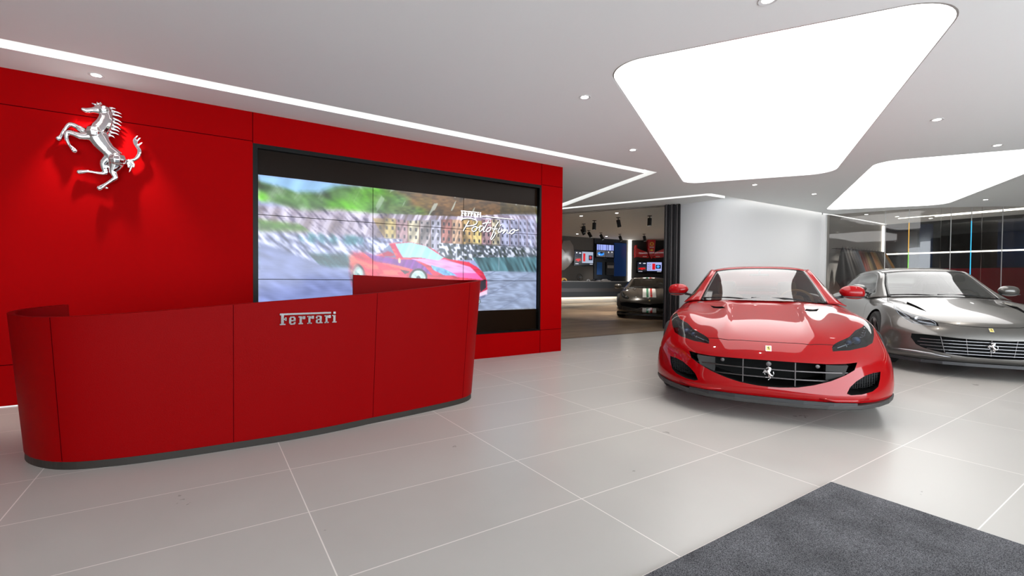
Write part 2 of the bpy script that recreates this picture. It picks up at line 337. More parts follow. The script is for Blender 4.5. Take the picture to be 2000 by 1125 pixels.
PX0, PX1, PZ0, PZ1 = .48, 4.215, .672, 2.232
def paint(nx, nz):
    rng = np.random.default_rng(3)
    X, Z = np.meshgrid(np.linspace(PX0, PX1, nx), np.linspace(PZ0, PZ1, nz))
    def noise(X, Z, sx, sz, seed):
        r = np.random.default_rng(seed); G = r.random((90, 160))
        a = (X - PX0) / sx; b = (Z - PZ0) / sz; i = np.floor(a).astype(int) % 159; j = np.floor(b).astype(int) % 89
        fa = a - np.floor(a); fb_ = b - np.floor(b); fa = fa * fa * (3 - 2 * fa); fb_ = fb_ * fb_ * (3 - 2 * fb_)
        return (G[j, i] * (1 - fa) + G[j, i + 1] * fa) * (1 - fb_) + (G[j + 1, i] * (1 - fa) + G[j + 1, i + 1] * fa) * fb_
    def poly(P):
        c = np.zeros(X.shape, bool); n = len(P)
        for i in range(n):
            x1, y1 = P[i]; x2, y2 = P[i - 1]
            if y1 == y2: continue
            c ^= ((y1 > Z) != (y2 > Z)) & (X < (x2 - x1) * (Z - y1) / (y2 - y1) + x1)
        return c
    cx, cz = 2.9, 1.55
    ang = np.arctan2(Z - cz, X - cx); rad = np.hypot(X - cx, Z - cz)
    # streak coordinate: noise stretched along a diagonal that steepens to the right, as in a zoomed pan
    s1 = noise(X * 3 + Z * 1.2, Z, .09, .03, 5); st = noise((X + .55 * Z) * 1.0, Z * .25, .035, .05, 8); st2 = noise(X - .45 * Z, Z * .25, .03, .06, 9)
    st = np.where(X < cx, st2, st)
    img = np.zeros(X.shape + (3,)); img[:] = (.62, .66, .85)
    def put(m, c, var=None, a=1.0):
        c = np.array(c)[None, :] * np.ones((X.size, 3)); c = c.reshape(X.shape + (3,))
        if var is not None: c = c * var[..., None]
        img[m] = (img * (1 - a) + c * a)[m]
    # harbour town haze band
    town = (Z < 1.98 + .1 * (X - 2.2) / 2) & (Z > 1.45)
    put(town, (.70, .64, .74), .55 + .75 * st)
    m = town & (st > .56); put(m, (.93, .91, 1.0), None, .8)
    m = town & (st < .22); put(m, (.50, .42, .40), None, .6)
    m = town & (s1 < .25) & (X < 2.0); put(m, (.30, .26, .38))
    fac = poly([(1.70, 1.88), (2.2, 1.86), (2.837, 1.93), (3.6, 1.98), (4.3, 2.05), (4.3, 1.52), (2.674, 1.50), (1.91, 1.55)])
    cols = [(.74, .62, .42), (.84, .80, .70), (.66, .44, .42), (.80, .72, .48), (.66, .62, .64), (.80, .66, .56), (.74, .60, .64), (.74, .74, .84)]
    bw = .155; k = np.floor((X - 1.7) / bw).astype(int); h = rng.random(60); top = 1.84 + .16 * h[np.clip(k, 0, 59)] + .05 * (X - 1.7)
    for q in range(8):
        put(fac & (k % 8 == (q * 3) % 8) & (Z < top), cols[q], .6 + .7 * st)
    right = fac & (X > 3.55) & (Z < top); put(right, (.78, .80, .95), .7 + .5 * st)
    u = ((X - 1.7) / (bw / 2)) % 1; w = ((Z - 1.5) / .10) % 1
    put(fac & (Z < top - .03) & (u > .32) & (u < .66) & (w > .3) & (w < .75), (.16, .17, .22), None, .82)
    put(fac & (np.abs(((X - 1.7) / (bw)) % 1 - .0) < .09) & (Z < top), (.35, .22, .18), None, .6)
    put(fac & (Z < top) & (X > 3.0) & (Z < 1.62), (.25, .26, .30), .6 + st, .6)
    # wooded hill
    hl = poly([(0, 2.16), (.728, 2.19), (.998, 2.19), (1.283, 2.2), (1.767, 2.24), (4.4, 2.4), (4.4, 2.12), (3.6, 2.06), (2.865, 1.97), (2.2, 1.94), (1.768, 1.92), (1.284, 1.93), (.919, 1.88), (.635, 1.94), (0, 1.97)])
    g = noise(X - .5 * Z, Z, .05, .02, 21) * .6 + noise(X, Z, .22, .12, 22) * .6
    put(hl, (.30, .44, .24), .30 + 1.2 * g)
    wg = np.clip((noise(X, Z, .28, .16, 33) - .38) * 3.2, 0, 1)[..., None]; gm = (hl & (X < 2.5))[..., None]; img = np.where(gm, img * (1 - wg) + np.array((.40, .72, .16)) * (.35 + .95 * g)[..., None] * wg, img)
    wb_ = (np.clip((X - 1.85 + .8 * (noise(X, Z, .2, .12, 35) - .5)) / .7, 0, .85) * hl)[..., None]; img = img * (1 - wb_) + np.array((.44, .27, .15)) * (.35 + 1.0 * g)[..., None] * wb_
    put(hl & (X > 3.55), (.22, .20, .10), .4 + 1.2 * g, .7)
    put(hl & (noise(X - .5 * Z, Z, .04, .2, 44) > .84), (.80, .86, .84), None, .7)
    put(poly([(.4, 2.3), (1.75, 2.3), (1.283, 2.19), (1.1, 2.10), (.86, 2.08), (.7, 2.12), (.4, 2.17)]), (.60, .78, .95), .85 + .3 * st)
    # boats, water
    bo = (Z < 1.62) & (Z > 1.33) & (X < 2.1); put(bo, (.52, .55, .74), .6 + .8 * s1); put(bo & (s1 > .6), (.9, .92, 1))
    put(bo & (s1 < .25), (.22, .24, .36)); put(bo & (Z > 1.53) & (X > .9) & (X < 1.6) & (st > .5), (.10, .42, .48))
    put(poly([(.4, 1.75), (.9, 1.72), (1.0, 1.66), (.4, 1.62)]), (.25, .40, .12), .5 + g)
    br = (Z < 1.60) & (Z > 1.38) & (X > 2.6); put(br, (.40, .44, .50), .5 + .9 * s1); put(br & (s1 > .62), (.88, .9, .98)); put(br & (s1 < .22), (.20, .25, .22))
    put(poly([(.98, 1.40), (1.55, 1.40), (1.56, 1.24), (1.12, 1.25)]), (.16, .32, .36), .6 + .8 * s1)
    put(poly([(3.1, 1.42), (4.4, 1.47), (4.4, 1.21), (3.3, 1.18)]), (.28, .42, .46), .5 + 1.0 * st)
    put((Z < 1.60) & (Z > 1.25) & (noise(X, Z * .1, .018, .3, 71) > .9) & (X > 2.6), (.9, .92, 1), None, .7)
    pv = poly([(0, 1.55), (.486, 1.50), (.728, 1.43), (1.119, 1.27), (1.456, 1.19), (2.5, 1.12), (3.372, 1.235), (4.4, 1.235), (4.4, .5), (0, .5)])
    pn = noise(X * .35 + Z * .5, Z, .03, .012, 51)
    put(pv, (.50, .55, .76), .72 + .42 * pn + .25 * (1.3 - Z)); put(pv & (X > 3.0), (.60, .66, .78), .75 + .45 * pn)
    put(pv & (np.abs(((X * .7 - Z * 1.6) * 2.2) % 1) < .035) & (X > 3.0), (.42, .47, .60), None, .8)
    put(poly([(3.05, .93), (3.35, .95), (3.3, .86), (3.1, .84)]), (.3, .34, .5), None, .7)
    # the car in the picture
    Pg = dict(
    body=[(1.438, 1.364), (1.488, 1.422), (1.633, 1.434), (1.747, 1.402), (1.863, 1.436), (1.934, 1.555), (2.006, 1.571), (2.203, 1.59), (2.407, 1.554), (2.539, 1.499), (2.675, 1.404), (2.869, 1.36), (3.041, 1.351), (3.174, 1.29), (3.28, 1.213), (3.342, 1.095), (3.349, .975), (3.343, .909), (3.207, .871), (3.133, .846), (2.515, .9), (2.155, .95), (1.634, .98), (1.544, .96), (1.489, .985), (1.456, 1.142)],
    up=[(1.6, 1.434), (1.747, 1.402), (2.055, 1.361), (2.254, 1.367), (2.409, 1.274), (2.515, 1.165), (2.204, 1.245), (2.007, 1.289), (1.747, 1.328)],
    hood=[(2.204, 1.377), (2.675, 1.384), (3.071, 1.288), (3.281, 1.108), (2.871, 1.143), (2.514, 1.276), (2.357, 1.333)],
    ws=[(2.006, 1.559), (2.203, 1.585), (2.42, 1.547), (2.675, 1.404), (2.594, 1.364), (2.331, 1.393), (2.104, 1.386), (2.043, 1.478)],
    cab=[(1.851, 1.47), (1.934, 1.544), (2.019, 1.383), (1.875, 1.378)], mir=[(1.84, 1.428), (1.91, 1.461), (1.994, 1.429), (1.982, 1.401), (1.851, 1.396)],
    lamp=[(2.487, 1.3), (2.676, 1.254), (2.814, 1.194), (2.871, 1.161), (2.676, 1.167), (2.514, 1.239)], gri=[(3.221, 1.081), (3.32, 1.121), (3.327, 1.002), (3.237, .937)], lip=[(3.15, .90), (3.35, .975), (3.343, .909), (3.192, .865)], intake=[(2.068, 1.231), (2.204, 1.209), (2.13, 1.172)])
    b = poly(Pg['body']); put(b, (.86, .12, .28), .75 + .5 * noise(X * .5 + Z, Z, .04, .02, 61)); put(b & (Z > 1.16) & (X < 2.2) & (noise(X + Z, Z, .09, .03, 62) > .55), (.98, .42, .36))
    put(poly(Pg['up']), (.50, .20, .62), .8 + .4 * st); put(poly(Pg['hood']), (.93, .66, .90), .85 + .25 * noise(X + 3 * Z, Z, .1, .02, 63)); put(poly(Pg['hood']) & (Z < 1.2), (.93, .38, .70))
    put(poly([(2.7, 1.39), (3.05, 1.352), (3.2, 1.27), (3.0, 1.31)]), (.92, .12, .30))
    put(poly(Pg['cab']), (.42, .50, .66)); put(poly(Pg['ws']), (.66, .90, .93), .9 + .2 * st); put(poly([(1.955, 1.55), (2.0, 1.56), (2.10, 1.385), (2.06, 1.385)]), (.80, .05, .32)); put(poly(Pg['mir']), (.72, .02, .22))
    put(poly(Pg['lamp']), (.42, .66, .86), .8 + .5 * s1); put(poly(Pg['gri']), (.12, .10, .16)); put(poly(Pg['lip']), (.95, .85, .95)); put(poly(Pg['intake']), (.22, .20, .24))
    for (x, z, a, c) in ((1.544, 1.15, .078, .14), (2.315, 1.13, .125, .12), (3.21, .81, .03, .035)):
        q = ((X - x) / a) ** 2 + ((Z - z) / c) ** 2; put(q < 1, (.16, .10, .14)); put(q < .62, (.74, .88, .86), .8 + .4 * s1); put(q < .05, (.1, .15, .2))
    put(((X - 2.06) / .018) ** 2 + ((Z - 1.345) / .035) ** 2 < 1, (.95, .9, .7))
    # soften: small diagonal streaks, stronger at the borders
    img = (img + np.roll(img, 1, 0) + np.roll(img, 1, 1) + np.roll(img, -1, 0)) / 4; acc = img.copy(); n = 1
    for s in (-6, -5, -4, -3, -2, -1, 1, 2, 3, 4, 5, 6):
        acc += np.roll(np.roll(img, s, 0), -s if True else s, 1); n += 1
    bl = acc / n; w = np.clip((rad - .55) / .9, 0, 1)[..., None] * .85
    return np.clip(img * (1 - w) + bl * w, 0, 1)
def screen_mat(name, es, layer='picture'):
    m = bpy.data.materials.new(name); m.use_nodes = True; nt = m.node_tree; b = nt.nodes['Principled BSDF']
    a = N(nt, 'ShaderNodeVertexColor'); a.layer_name = layer
    b.inputs['Base Color'].default_value = (.01, .01, .01, 1); b.inputs['Roughness'].default_value = .2
    nt.links.new(a.outputs[0], b.inputs['Emission Color']); b.inputs['Emission Strength'].default_value = es; return m
scr_m = screen_mat('screen_picture', .76)
def srgb2lin(a): return np.where(a <= .04045, a / 12.92, ((a + .055) / 1.055) ** 2.4)
def pic_mesh(name, im, x0, x1, z0, z1, m, parent, to3=lambda x, z: (x, WY + .05, z)):
    nz, nx, _ = im.shape; xs = np.linspace(x0, x1, nx); zs = np.linspace(z0, z1, nz)
    p00 = np.array(to3(x0, z0)); px = np.array(to3(x1, z0)) - p00; pz = np.array(to3(x0, z1)) - p00
    U, V = np.meshgrid(np.linspace(0, 1, nx), np.linspace(0, 1, nz)); co = p00 + U[..., None] * px + V[..., None] * pz
    me = bpy.data.meshes.new(name); me.vertices.add(nx * nz); me.vertices.foreach_set('co', co.reshape(-1))
    i = np.arange(nx * nz).reshape(nz, nx); q = np.stack([i[:-1, :-1], i[:-1, 1:], i[1:, 1:], i[1:, :-1]], -1).reshape(-1, 4)
    me.loops.add(q.size); me.loops.foreach_set('vertex_index', q.reshape(-1)); me.polygons.add(len(q)); me.polygons.foreach_set('loop_start', np.arange(len(q)) * 4)
    me.update(calc_edges=True); ca = me.color_attributes.new('picture', 'FLOAT_COLOR', 'POINT')
    rgba = np.ones((nz * nx, 4)); rgba[:, :3] = srgb2lin(im.reshape(-1, 3)); ca.data.foreach_set('color', rgba.reshape(-1)); return link(name, me, m, parent)
NXP, NZP = 690, 288
img = paint(NXP, NZP)
colx = [PX0, 1.722, 2.966, PX1]; rowz = [PZ0, 1.1, 1.8, PZ1]
for a in range(3):
    for b in range(3):
        g = .0035; x0, x1, z0, z1 = colx[a] + g, colx[a + 1] - g, rowz[b] + g, rowz[b + 1] - g
        i0, i1 = [int(round((v - PX0) / (PX1 - PX0) * (NXP - 1))) for v in (x0, x1)]; j0, j1 = [int(round((v - PZ0) / (PZ1 - PZ0) * (NZP - 1))) for v in (z0, z1)]
        pic_mesh('display_tile', img[j0:j1 + 1, i0:i1 + 1], x0, x1, z0, z1, scr_m, vw)
tw = mat('title_white', (.9, .9, .9), .5, emit=(1, 1, 1), es=.8); ts = mat('title_shadow', (.02, .02, .03), .8)
cap = MB(); sh = MB()
strokes = [[(2.957, 1.776), (2.968, 1.799), (2.996, 1.841), (3.024, 1.888), (3.046, 1.925)], [(2.926, 1.916), (2.928, 1.931), (2.962, 1.948), (3.023, 1.958), (3.097, 1.956), (3.155, 1.943), (3.178, 1.92), (3.161, 1.888), (3.109, 1.864), (3.041, 1.852), (3.002, 1.846)],
[(3.161, 1.852), (3.121, 1.845), (3.093, 1.817), (3.093, 1.792), (3.121, 1.781), (3.156, 1.796), (3.173, 1.828), (3.161, 1.852), (3.19, 1.834)], [(3.225, 1.872), (3.22, 1.836), (3.205, 1.805), (3.22, 1.785), (3.255, 1.813), (3.284, 1.861)], [(3.2, 1.84), (3.225, 1.872), (3.24, 1.862), (3.262, 1.868)],
[(3.363, 1.951), (3.331, 1.905), (3.302, 1.852), (3.273, 1.809), (3.279, 1.789), (3.308, 1.796)], [(3.26, 1.897), (3.319, 1.917), (3.394, 1.92)], [(3.385, 1.857), (3.343, 1.839), (3.32, 1.807), (3.338, 1.79), (3.374, 1.802), (3.397, 1.832), (3.385, 1.857), (3.415, 1.849)],
[(3.524, 1.945), (3.482, 1.885), (3.452, 1.82), (3.416, 1.74), (3.393, 1.698), (3.405, 1.68), (3.441, 1.716), (3.477, 1.775), (3.464, 1.795)], [(3.421, 1.839), (3.464, 1.837), (3.507, 1.842)], [(3.543, 1.858), (3.519, 1.809), (3.525, 1.791), (3.556, 1.806)], [(3.571, 1.909), (3.555, 1.892)],
[(3.587, 1.85), (3.556, 1.79), (3.605, 1.835), (3.63, 1.842), (3.6, 1.783)], [(3.606, 1.788), (3.649, 1.833), (3.681, 1.84), (3.668, 1.797), (3.7, 1.789), (3.738, 1.823)], [(3.789, 1.853), (3.738, 1.833), (3.719, 1.795), (3.751, 1.786), (3.795, 1.81), (3.808, 1.843), (3.789, 1.853), (3.827, 1.839), (3.872, 1.853)], [(3.253, 2.002), (3.79, 2.0)]]
for k, s in enumerate(strokes):
    r = .0062 if k < 15 else .0045
    cap.tube([(x, WY + .044, z) for x, z in s], r, 6, flat=.25, axis=(0, 1, 0)); sh.tube([(x + .012, WY + .047, z - .010) for x, z in s], r, 6, flat=.2, axis=(0, 1, 0))
cap.build('title_script', tw, vw); sh.build('title_shadow', ts, vw)
lettering('title_lettering', tw, vw, 2.922, 3.24, 1.985, 2.055, WY + .044, .003)

# ---------------------------------------------------------------- chrome horse
HC = {
'muzzle': ([(-.129, .33), (-.104, .326), (-.069, .336), (-.029, .345), (.003, .357), (.03, .352)], [.016, .021, .022, .033, .037, .030]),
'neck': ([(.015, .352), (.026, .298), (.012, .235), (-.018, .175), (-.050, .128)], [.040, .043, .050, .060, .055]),
'torso': ([(-.048, .140), (-.026, .095), (.001, .044), (.037, -.003), (.078, -.044), (.112, -.08)], [.062, .066, .060, .052, .056, .056]),
'fore1': ([(-.064, .128), (-.137, .147), (-.175, .172), (-.219, .183), (-.247, .145), (-.271, .095), (-.280, .066)], [.034, .027, .021, .018, .013, .011, .012]),
'hoof1': ([(-.276, .078), (-.292, .046)], [.012, .021]),
'fore2': ([(-.064, .1), (-.141, .086), (-.189, .098), (-.234, .102), (-.237, .046), (-.221, -.002), (-.206, -.026)], [.034, .028, .022, .017, .013, .011, .012]),
'hoof2': ([(-.212, -.018), (-.188, -.048)], [.012, .021]),
'hind1': ([(.105, -.09), (.092, -.148), (.075, -.198), (.089, -.245), (.087, -.259), (.058, -.287), (.013, -.330)], [.056, .044, .026, .020, .018, .014, .012]),
'hoof3': ([(.015, -.326), (-.020, -.362)], [.013, .023]), 'toe3': ([(-.02, -.350), (.03, -.352)], [.016, .012]),
'hind2': ([(.060, -.06), (.012, -.125), (.014, -.187), (.021, -.214), (-.022, -.222), (-.079, -.217), (-.115, -.218)], [.048, .036, .022, .018, .013, .011, .012]),
'hoof4': ([(-.108, -.216), (-.160, -.230)], [.013, .020]),
'tail': ([(.15, -.09), (.194, -.078), (.232, -.06), (.259, -.017), (.263, .033), (.240, .069), (.225, .105), (.233, .136), (.256, .167)], [.012, .013, .016, .019, .019, .014, .011, .009, .004]),
't2': ([(.240, .065), (.245, .108), (.26, .131), (.276, .151)], [.012, .009, .008, .004]), 't3': ([(.26, .032), (.258, .071), (.271, .088), (.289, .108)], [.013, .009, .008, .004]),
't4': ([(.178, -.078), (.203, -.113), (.199, -.153), (.185, -.193)], [.010, .011, .010, .003]), 't5': ([(.19, -.075), (.22, -.101), (.224, -.144)], [.010, .010, .003]), 't6': ([(.17, -.084), (.182, -.121), (.177, -.151)], [.008, .008, .003]),
'e1': ([(.003, .381), (-.007, .402), (-.014, .424)], [.014, .010, .003]), 'e2': ([(-.018, .372), (-.029, .397), (-.036, .421)], [.012, .010, .003]), 'e3': ([(-.033, .372), (-.054, .392), (-.074, .397)], [.012, .009, .004])}
for k, (a, b, c, d) in enumerate([((.011, .382), (.04, .379), (.069, .385), (.099, .381)), ((.03, .37), (.073, .357), (.106, .353), (.139, .34)), ((.041, .343), (.081, .326), (.111, .323), (.142, .31)), ((.044, .31), (.083, .288), (.112, .279), (.141, .26)), ((.047, .277), (.083, .256), (.109, .248), (.135, .23)),
        ((.047, .244), (.082, .222), (.106, .214), (.131, .195)), ((.043, .21), (.077, .192), (.1, .187), (.123, .173)), ((.036, .175), (.07, .159), (.095, .156), (.12, .143)), ((.028, .15), (.055, .131), (.072, .126), (.088, .111))]):
    HC['mane%d' % k] = ([a, b, c, d], [.015, .012, .009, .003])
def horse_mesh(vox=.0042, depth=.75):
    mb = MB()
    for n, (p, r) in HC.items():
        # subdivide the chain smoothly
        P, Rr = [], []
        for i in range(len(p) - 1):
            for k in range(4):
                t = k / 4; p0 = p[max(i - 1, 0)]; p1 = p[i]; p2 = p[i + 1]; p3 = p[min(i + 2, len(p) - 1)]
                f = lambda a, b, c, d: .5 * ((2 * b) + (-a + c) * t + (2 * a - 5 * b + 4 * c - d) * t * t + (-a + 3 * b - 3 * c + d) * t ** 3)
                P.append((f(p0[0], p1[0], p2[0], p3[0]), 0, f(p0[1], p1[1], p2[1], p3[1]))); Rr.append(r[i] * (1 - t) + r[i + 1] * t)
        P.append((p[-1][0], 0, p[-1][1])); Rr.append(r[-1])
        off = {'fore2': -.012, 'hoof2': -.012, 'hind1': -.012, 'hoof3': -.012, 'fore1': .01, 'hind2': .01, 'hoof1': .01, 'hoof4': .01}.get(n, 0)
        P = [(x, off, z) for x, _, z in P]
        Rr = [v * (1.22 if n in ('torso', 'neck', 'muzzle') else 1.18) for v in Rr] if n[:4] != 'mane' and n[0] != 't' or n == 'torso' else Rr
        mb.tube(P, Rr, 12, flat=depth if n in ('torso', 'neck', 'muzzle', 'hind1') else .9, axis=(0, 1, 0))
        for (x, y, z), q in ((P[0], Rr[0]), (P[-1], Rr[-1])):
            if q > .006: mb.lathe([(.0001, -q * .98), (q * .5, -q * .86), (q * .86, -q * .5), (q, 0), (q * .86, q * .5), (q * .5, q * .86), (.0001, q * .98)], 10, (x, y, z))
    o = mb.build('tmp', None, fix=True); m = o.modifiers.new('r', 'REMESH'); m.mode = 'VOXEL'; m.voxel_size = vox
    s = o.modifiers.new('s', 'SMOOTH'); s.iterations = 4; s.factor = .5
    me = evalmesh(o); bpy.data.objects.remove(o); me.polygons.foreach_set('use_smooth', [True] * len(me.polygons)); return me
hme = horse_mesh(); horse_small = horse_mesh(.009)
horse_small.materials.append(satin_metal)
he = empty('horse_emblem', (-.775, WY - .05, 2.28), 0, 'big polished chrome rearing horse mounted on the upper red wall', 'emblem')
link('horse_figure', hme, chrome, he)
for x, z in ((0, .1), (.1, -.09), (.02, .3)): MB().lathe([(.008, 0), (.008, .052)], 10, (x, 0, z), 'y').build('mounting_pin', satin_metal, he)

# ---------------------------------------------------------------- reception desk
# x, y (base), rim height
DP = [(-.79, 4.51, .917), (-.90, 4.38, .908), (-.945, 4.17, .900), (-.915, 3.97, .893), (-.81, 3.78, .888), (-.66, 3.645, .892), (-.43, 3.57, .905), (-.15, 3.535, .925), (.153, 3.52, .950), (.48, 3.515, .972), (.78, 3.54, .992), (1.08, 3.59, 1.012), (1.36, 3.63, 1.036), (1.65, 3.68, 1.062), (1.94, 3.755, 1.094),
      (2.09, 3.87, 1.108), (2.14, 4.02, 1.112), (2.07, 4.16, 1.112), (1.92, 4.23, 1.118), (1.70, 4.27, 1.127), (1.45, 4.31, 1.138), (1.2, 4.36, 1.15), (1.14, 4.37, 1.152)]
DP = smooth_path(DP, 6)
def desk_shell(lo, hi, thick, lean=.075, rimfn=lambda z: z):
    # sheet following the path, leaning outward with height, with thickness
    n = len(DP); nor = []
    for i in range(n):
        a = Vector(DP[max(i - 1, 0)][:2]); b = Vector(DP[min(i + 1, n - 1)][:2]); d = (b - a).normalized(); nor.append(Vector((d.y, -d.x)))
    rows = [0, .1, .25, .5, .75, .92, 1.0]; V = []; F = []
    for side in (0, 1):
        for r in rows:
            for i in range(n):
                x, y, zr = DP[i]; z = lo + (rimfn(zr) - lo) * r if hi is None else lo + (hi - lo) * r
                e = lean * (z / 1.0); p = Vector((x, y)) + nor[i] * (e - (thick if side else 0)); V.append((p.x, p.y, z))
    m = len(rows); I = lambda s, r, i: (s * m + r) * n + i
    for r in range(m - 1):
        for i in range(n - 1):
            F.append((I(0, r, i), I(0, r, i + 1), I(0, r + 1, i + 1), I(0, r + 1, i))); F.append((I(1, r, i + 1), I(1, r, i), I(1, r + 1, i), I(1, r + 1, i + 1)))
    for i in range(n - 1):
        F.append((I(0, m - 1, i), I(0, m - 1, i + 1), I(1, m - 1, i + 1), I(1, m - 1, i))); F.append((I(1, 0, i), I(1, 0, i + 1), I(0, 0, i + 1), I(0, 0, i)))
    for i in (0, n - 1):
        for r in range(m - 1): F.append((I(0, r, i), I(0, r + 1, i), I(1, r + 1, i), I(1, r, i)))
    return V, F, nor
desk = empty('reception_desk', (0, 0, 0), 0, 'curved red leather reception desk with a dark plinth and metal lettering on its front', 'desk')
V, F, nor = desk_shell(.045, None, .035)
bev(obj('front_panel', V, F, leather_red2, desk, smooth=True, angle=40), .004, 2)
V2, F2, _ = desk_shell(0, .046, .05, lean=-.02); obj('plinth', V2, F2, mat('plinth_brown', (.022, .018, .015), .5, spec=.25), desk)
rimw = MB()
def ppos(i, z, out=0):
    x, y, zr = DP[i]; p = Vector((x, y)) + nor[i] * (.075 * z + out); return (p.x, p.y, z)
for sx, rg in ((-.70, (22, 38)), (.153, (36, 60)), (1.075, (55, 80)), (1.945, (74, 88)), (1.75, (104, 125))):
    i = min(range(rg[0], rg[1]), key=lambda k: abs(DP[k][0] - sx)); d = Vector(DP[i + 1][:2]) - Vector(DP[i - 1][:2]); d.normalize()
    w = .0016; pts = []; sd = MB()
    for z in (.05, DP[i][2] * .5, DP[i][2] - .003):
        c = Vector(ppos(i, z, .0008)); pts.append((c - Vector((d.x, d.y, 0)) * w, c + Vector((d.x, d.y, 0)) * w))
    for k in range(2):
        q = [pts[k][0], pts[k][1], pts[k + 1][1], pts[k + 1][0]]; nn = Vector((nor[i].x, nor[i].y, 0)) * .002
        sd.add([p - nn for p in q] + q, [(0, 1, 2, 3), (4, 5, 6, 7), (0, 1, 5, 4), (1, 2, 6, 5), (2, 3, 7, 6), (3, 0, 4, 7)])
    sd.build('seam', seam_dark, desk)
# work surface and inner drawers inside the desk
ws = MB(); inn = [(p[0] - nor[i].x * .03, p[1] - nor[i].y * .03) for i, p in enumerate(DP)][::4]
ws.prism([(x, y, 0) for x, y in inn[6:-3]], (0, 0, .72), (0, 0, .75)); ws.build('work_surface', leather_red2, desk, fix=True)
lroot = desk
R_, w_ = stripes_font(); lt = MB(); ctr = (.605, 3.525); dirv = Vector((.36, .045)).normalized()
for a, b, c, d in R_:
    for k in (0,):
        s0, s1 = (a + .04) / (w_ + .04) * .372 - .186, (b + .04) / (w_ + .04) * .372 - .186; z0, z1 = .805 + c / 1.42 * .078, .805 + d / 1.42 * .078
        P = []
        for s, z in ((s0, z0), (s1, z0), (s1, z1), (s0, z1)):
            X = .600 + s * dirv.x; i = min(range(49, 74), key=lambda q: abs(DP[q][0] - X)); j = i + 1 if DP[i][0] < X else i - 1; f = (X - DP[i][0]) / (DP[j][0] - DP[i][0] + 1e-9)
            yb = DP[i][1] * (1 - f) + DP[j][1] * f; P.append((X, yb - .075 * z, z))
        lt.prism(P, (0, 0, 0), (0, -.012, 0))
lt.build('lettering', mat('letter_metal', (.50, .47, .46), .18, 1.), desk, fix=True)

# ---------------------------------------------------------------- entrance mat
o = MB().box(-1.6, 2.909, -2.2, 1.176, 0, .014).build('entrance_mat', carpet_mat()); bev(o, .004); tag(o, 'dark grey rectangular fibre entrance mat on the pale tiles in the front corner', 'mat')

# ---------------------------------------------------------------- folding partition between showroom and back room
fp = empty('folding_partition', (8.98, 7.0, 0), 0, 'black accordion folding partition stacked against the white wall at the back opening', 'partition')
bp_ = mat('partition_black', (.006, .005, .006), .4, spec=.25); bp2 = mat('partition_edge', (.03, .022, .022), .4, spec=.25)
MB().prism([(-.10, .12, 0), (-.06, .15, 0), (.15, -.13, 0), (.11, -.16, 0)], (0, 0, .01), (0, 0, CZ - .01)).build('end_panel', bp_, fp, fix=True)
for k in range(6):
    # each leaf is a thin upright panel seen nearly edge-on
    t = k / 5; cx, cy = -.07 + .17 * t, .10 - .24 * t
    L_ = MB(); a = math.radians(28 if k % 2 else 46); dx, dy = math.cos(a) * .055, math.sin(a) * .055; n_ = Vector((-dy, dx, 0)).normalized() * .014
    L_.prism([Vector((cx - dx, cy - dy, 0)) - n_, Vector((cx + dx, cy + dy, 0)) - n_, Vector((cx + dx, cy + dy, 0)) + n_, Vector((cx - dx, cy - dy, 0)) + n_], (0, 0, .01), (0, 0, CZ - .004)); L_.build('leaf', bp_ if k % 2 else bp2, fp, fix=True)
a, b = Vector((9.12, 7.02, 0)), Vector((7.5, 10.5, 0)); d = (b - a).normalized(); n_ = Vector((-d.y, d.x, 0))
tr = MB()
for o_ in (-.07, .07): tr.prism([a + n_ * (o_ - .012), b + n_ * (o_ - .012), b + n_ * (o_ + .012), a + n_ * (o_ + .012)], (0, 0, CZ - .006), (0, 0, CZ - .0005))
o = tr.build('ceiling_track', black_plastic, fix=True); tag(o, 'pair of thin dark ceiling tracks running from the folding partition', 'track')

# ---------------------------------------------------------------- back room
class Plane:
    def __init__(s, p0, d): s.p = Vector((*p0, 0)); s.d = Vector((*d, 0)).normalized(); s.n = Vector((s.d.y, -s.d.x, 0)); s.n = s.n if s.n.y < 0 else -s.n
    def at(s, u, z, off=0): q = s.p + s.d * u + s.n * off; return Vector((q.x, q.y, z))
    def box(s, mb, u0, u1, z0, z1, o0, o1):
        P = [s.at(u0, 0, o0), s.at(u1, 0, o0), s.at(u1, 0, o1), s.at(u0, 0, o1)]; mb.prism(P, (0, 0, z0), (0, 0, z1)); return mb
    def obj(s, name, u0, u1, z0, z1, o0, o1, m, parent=None): return s.box(MB(), u0, u1, z0, z1, o0, o1).build(name, m, parent, fix=True)
A1 = Plane((18.4, 17.1), (-1, .055)); A2 = Plane((18.4, 17.1), (1.45, -1.1))
struct(A1.obj('wall_back', -.05, 14.6, 0, Z2, -.2, 0, walnut)); struct(A2.obj('wall_back', 0, 6, 0, Z2, -.2, 0, black_matte))
struct(MB().box(22.8, 23, 5.9, 14, 0, Z2).build('wall_far', black_matte))
o = A1.obj('display_panel', -.05, 2.25, 0, 3.18, .001, .06, mat('glossy_dark_panel', (.006, .008, .014), .25)); tag(o, 'dark glossy wall panel with displays, left of the upright light line', 'panel')
o = A1.obj('backlit_panel', .12, .95, 1.32, 3.02, .06, .075, mat('blue_sheen', (.01, .03, .10), .18, emit=(.01, .05, .22), es=.10)); tag(o, 'deep blue glossy panel glowing between the displays and the light line', 'panel')
o = MB().prism([A1.at(-.02, 0, .1), A1.at(-.10, 0, .22), A2.at(.14, 0, .12), A2.at(.05, 0, .02)], (0, 0, 1.0), (0, 0, Z2 - .01)).build('light_column', led_glow, fix=True); tag(o, 'bright upright light line in the far corner of the back room', 'light strip')
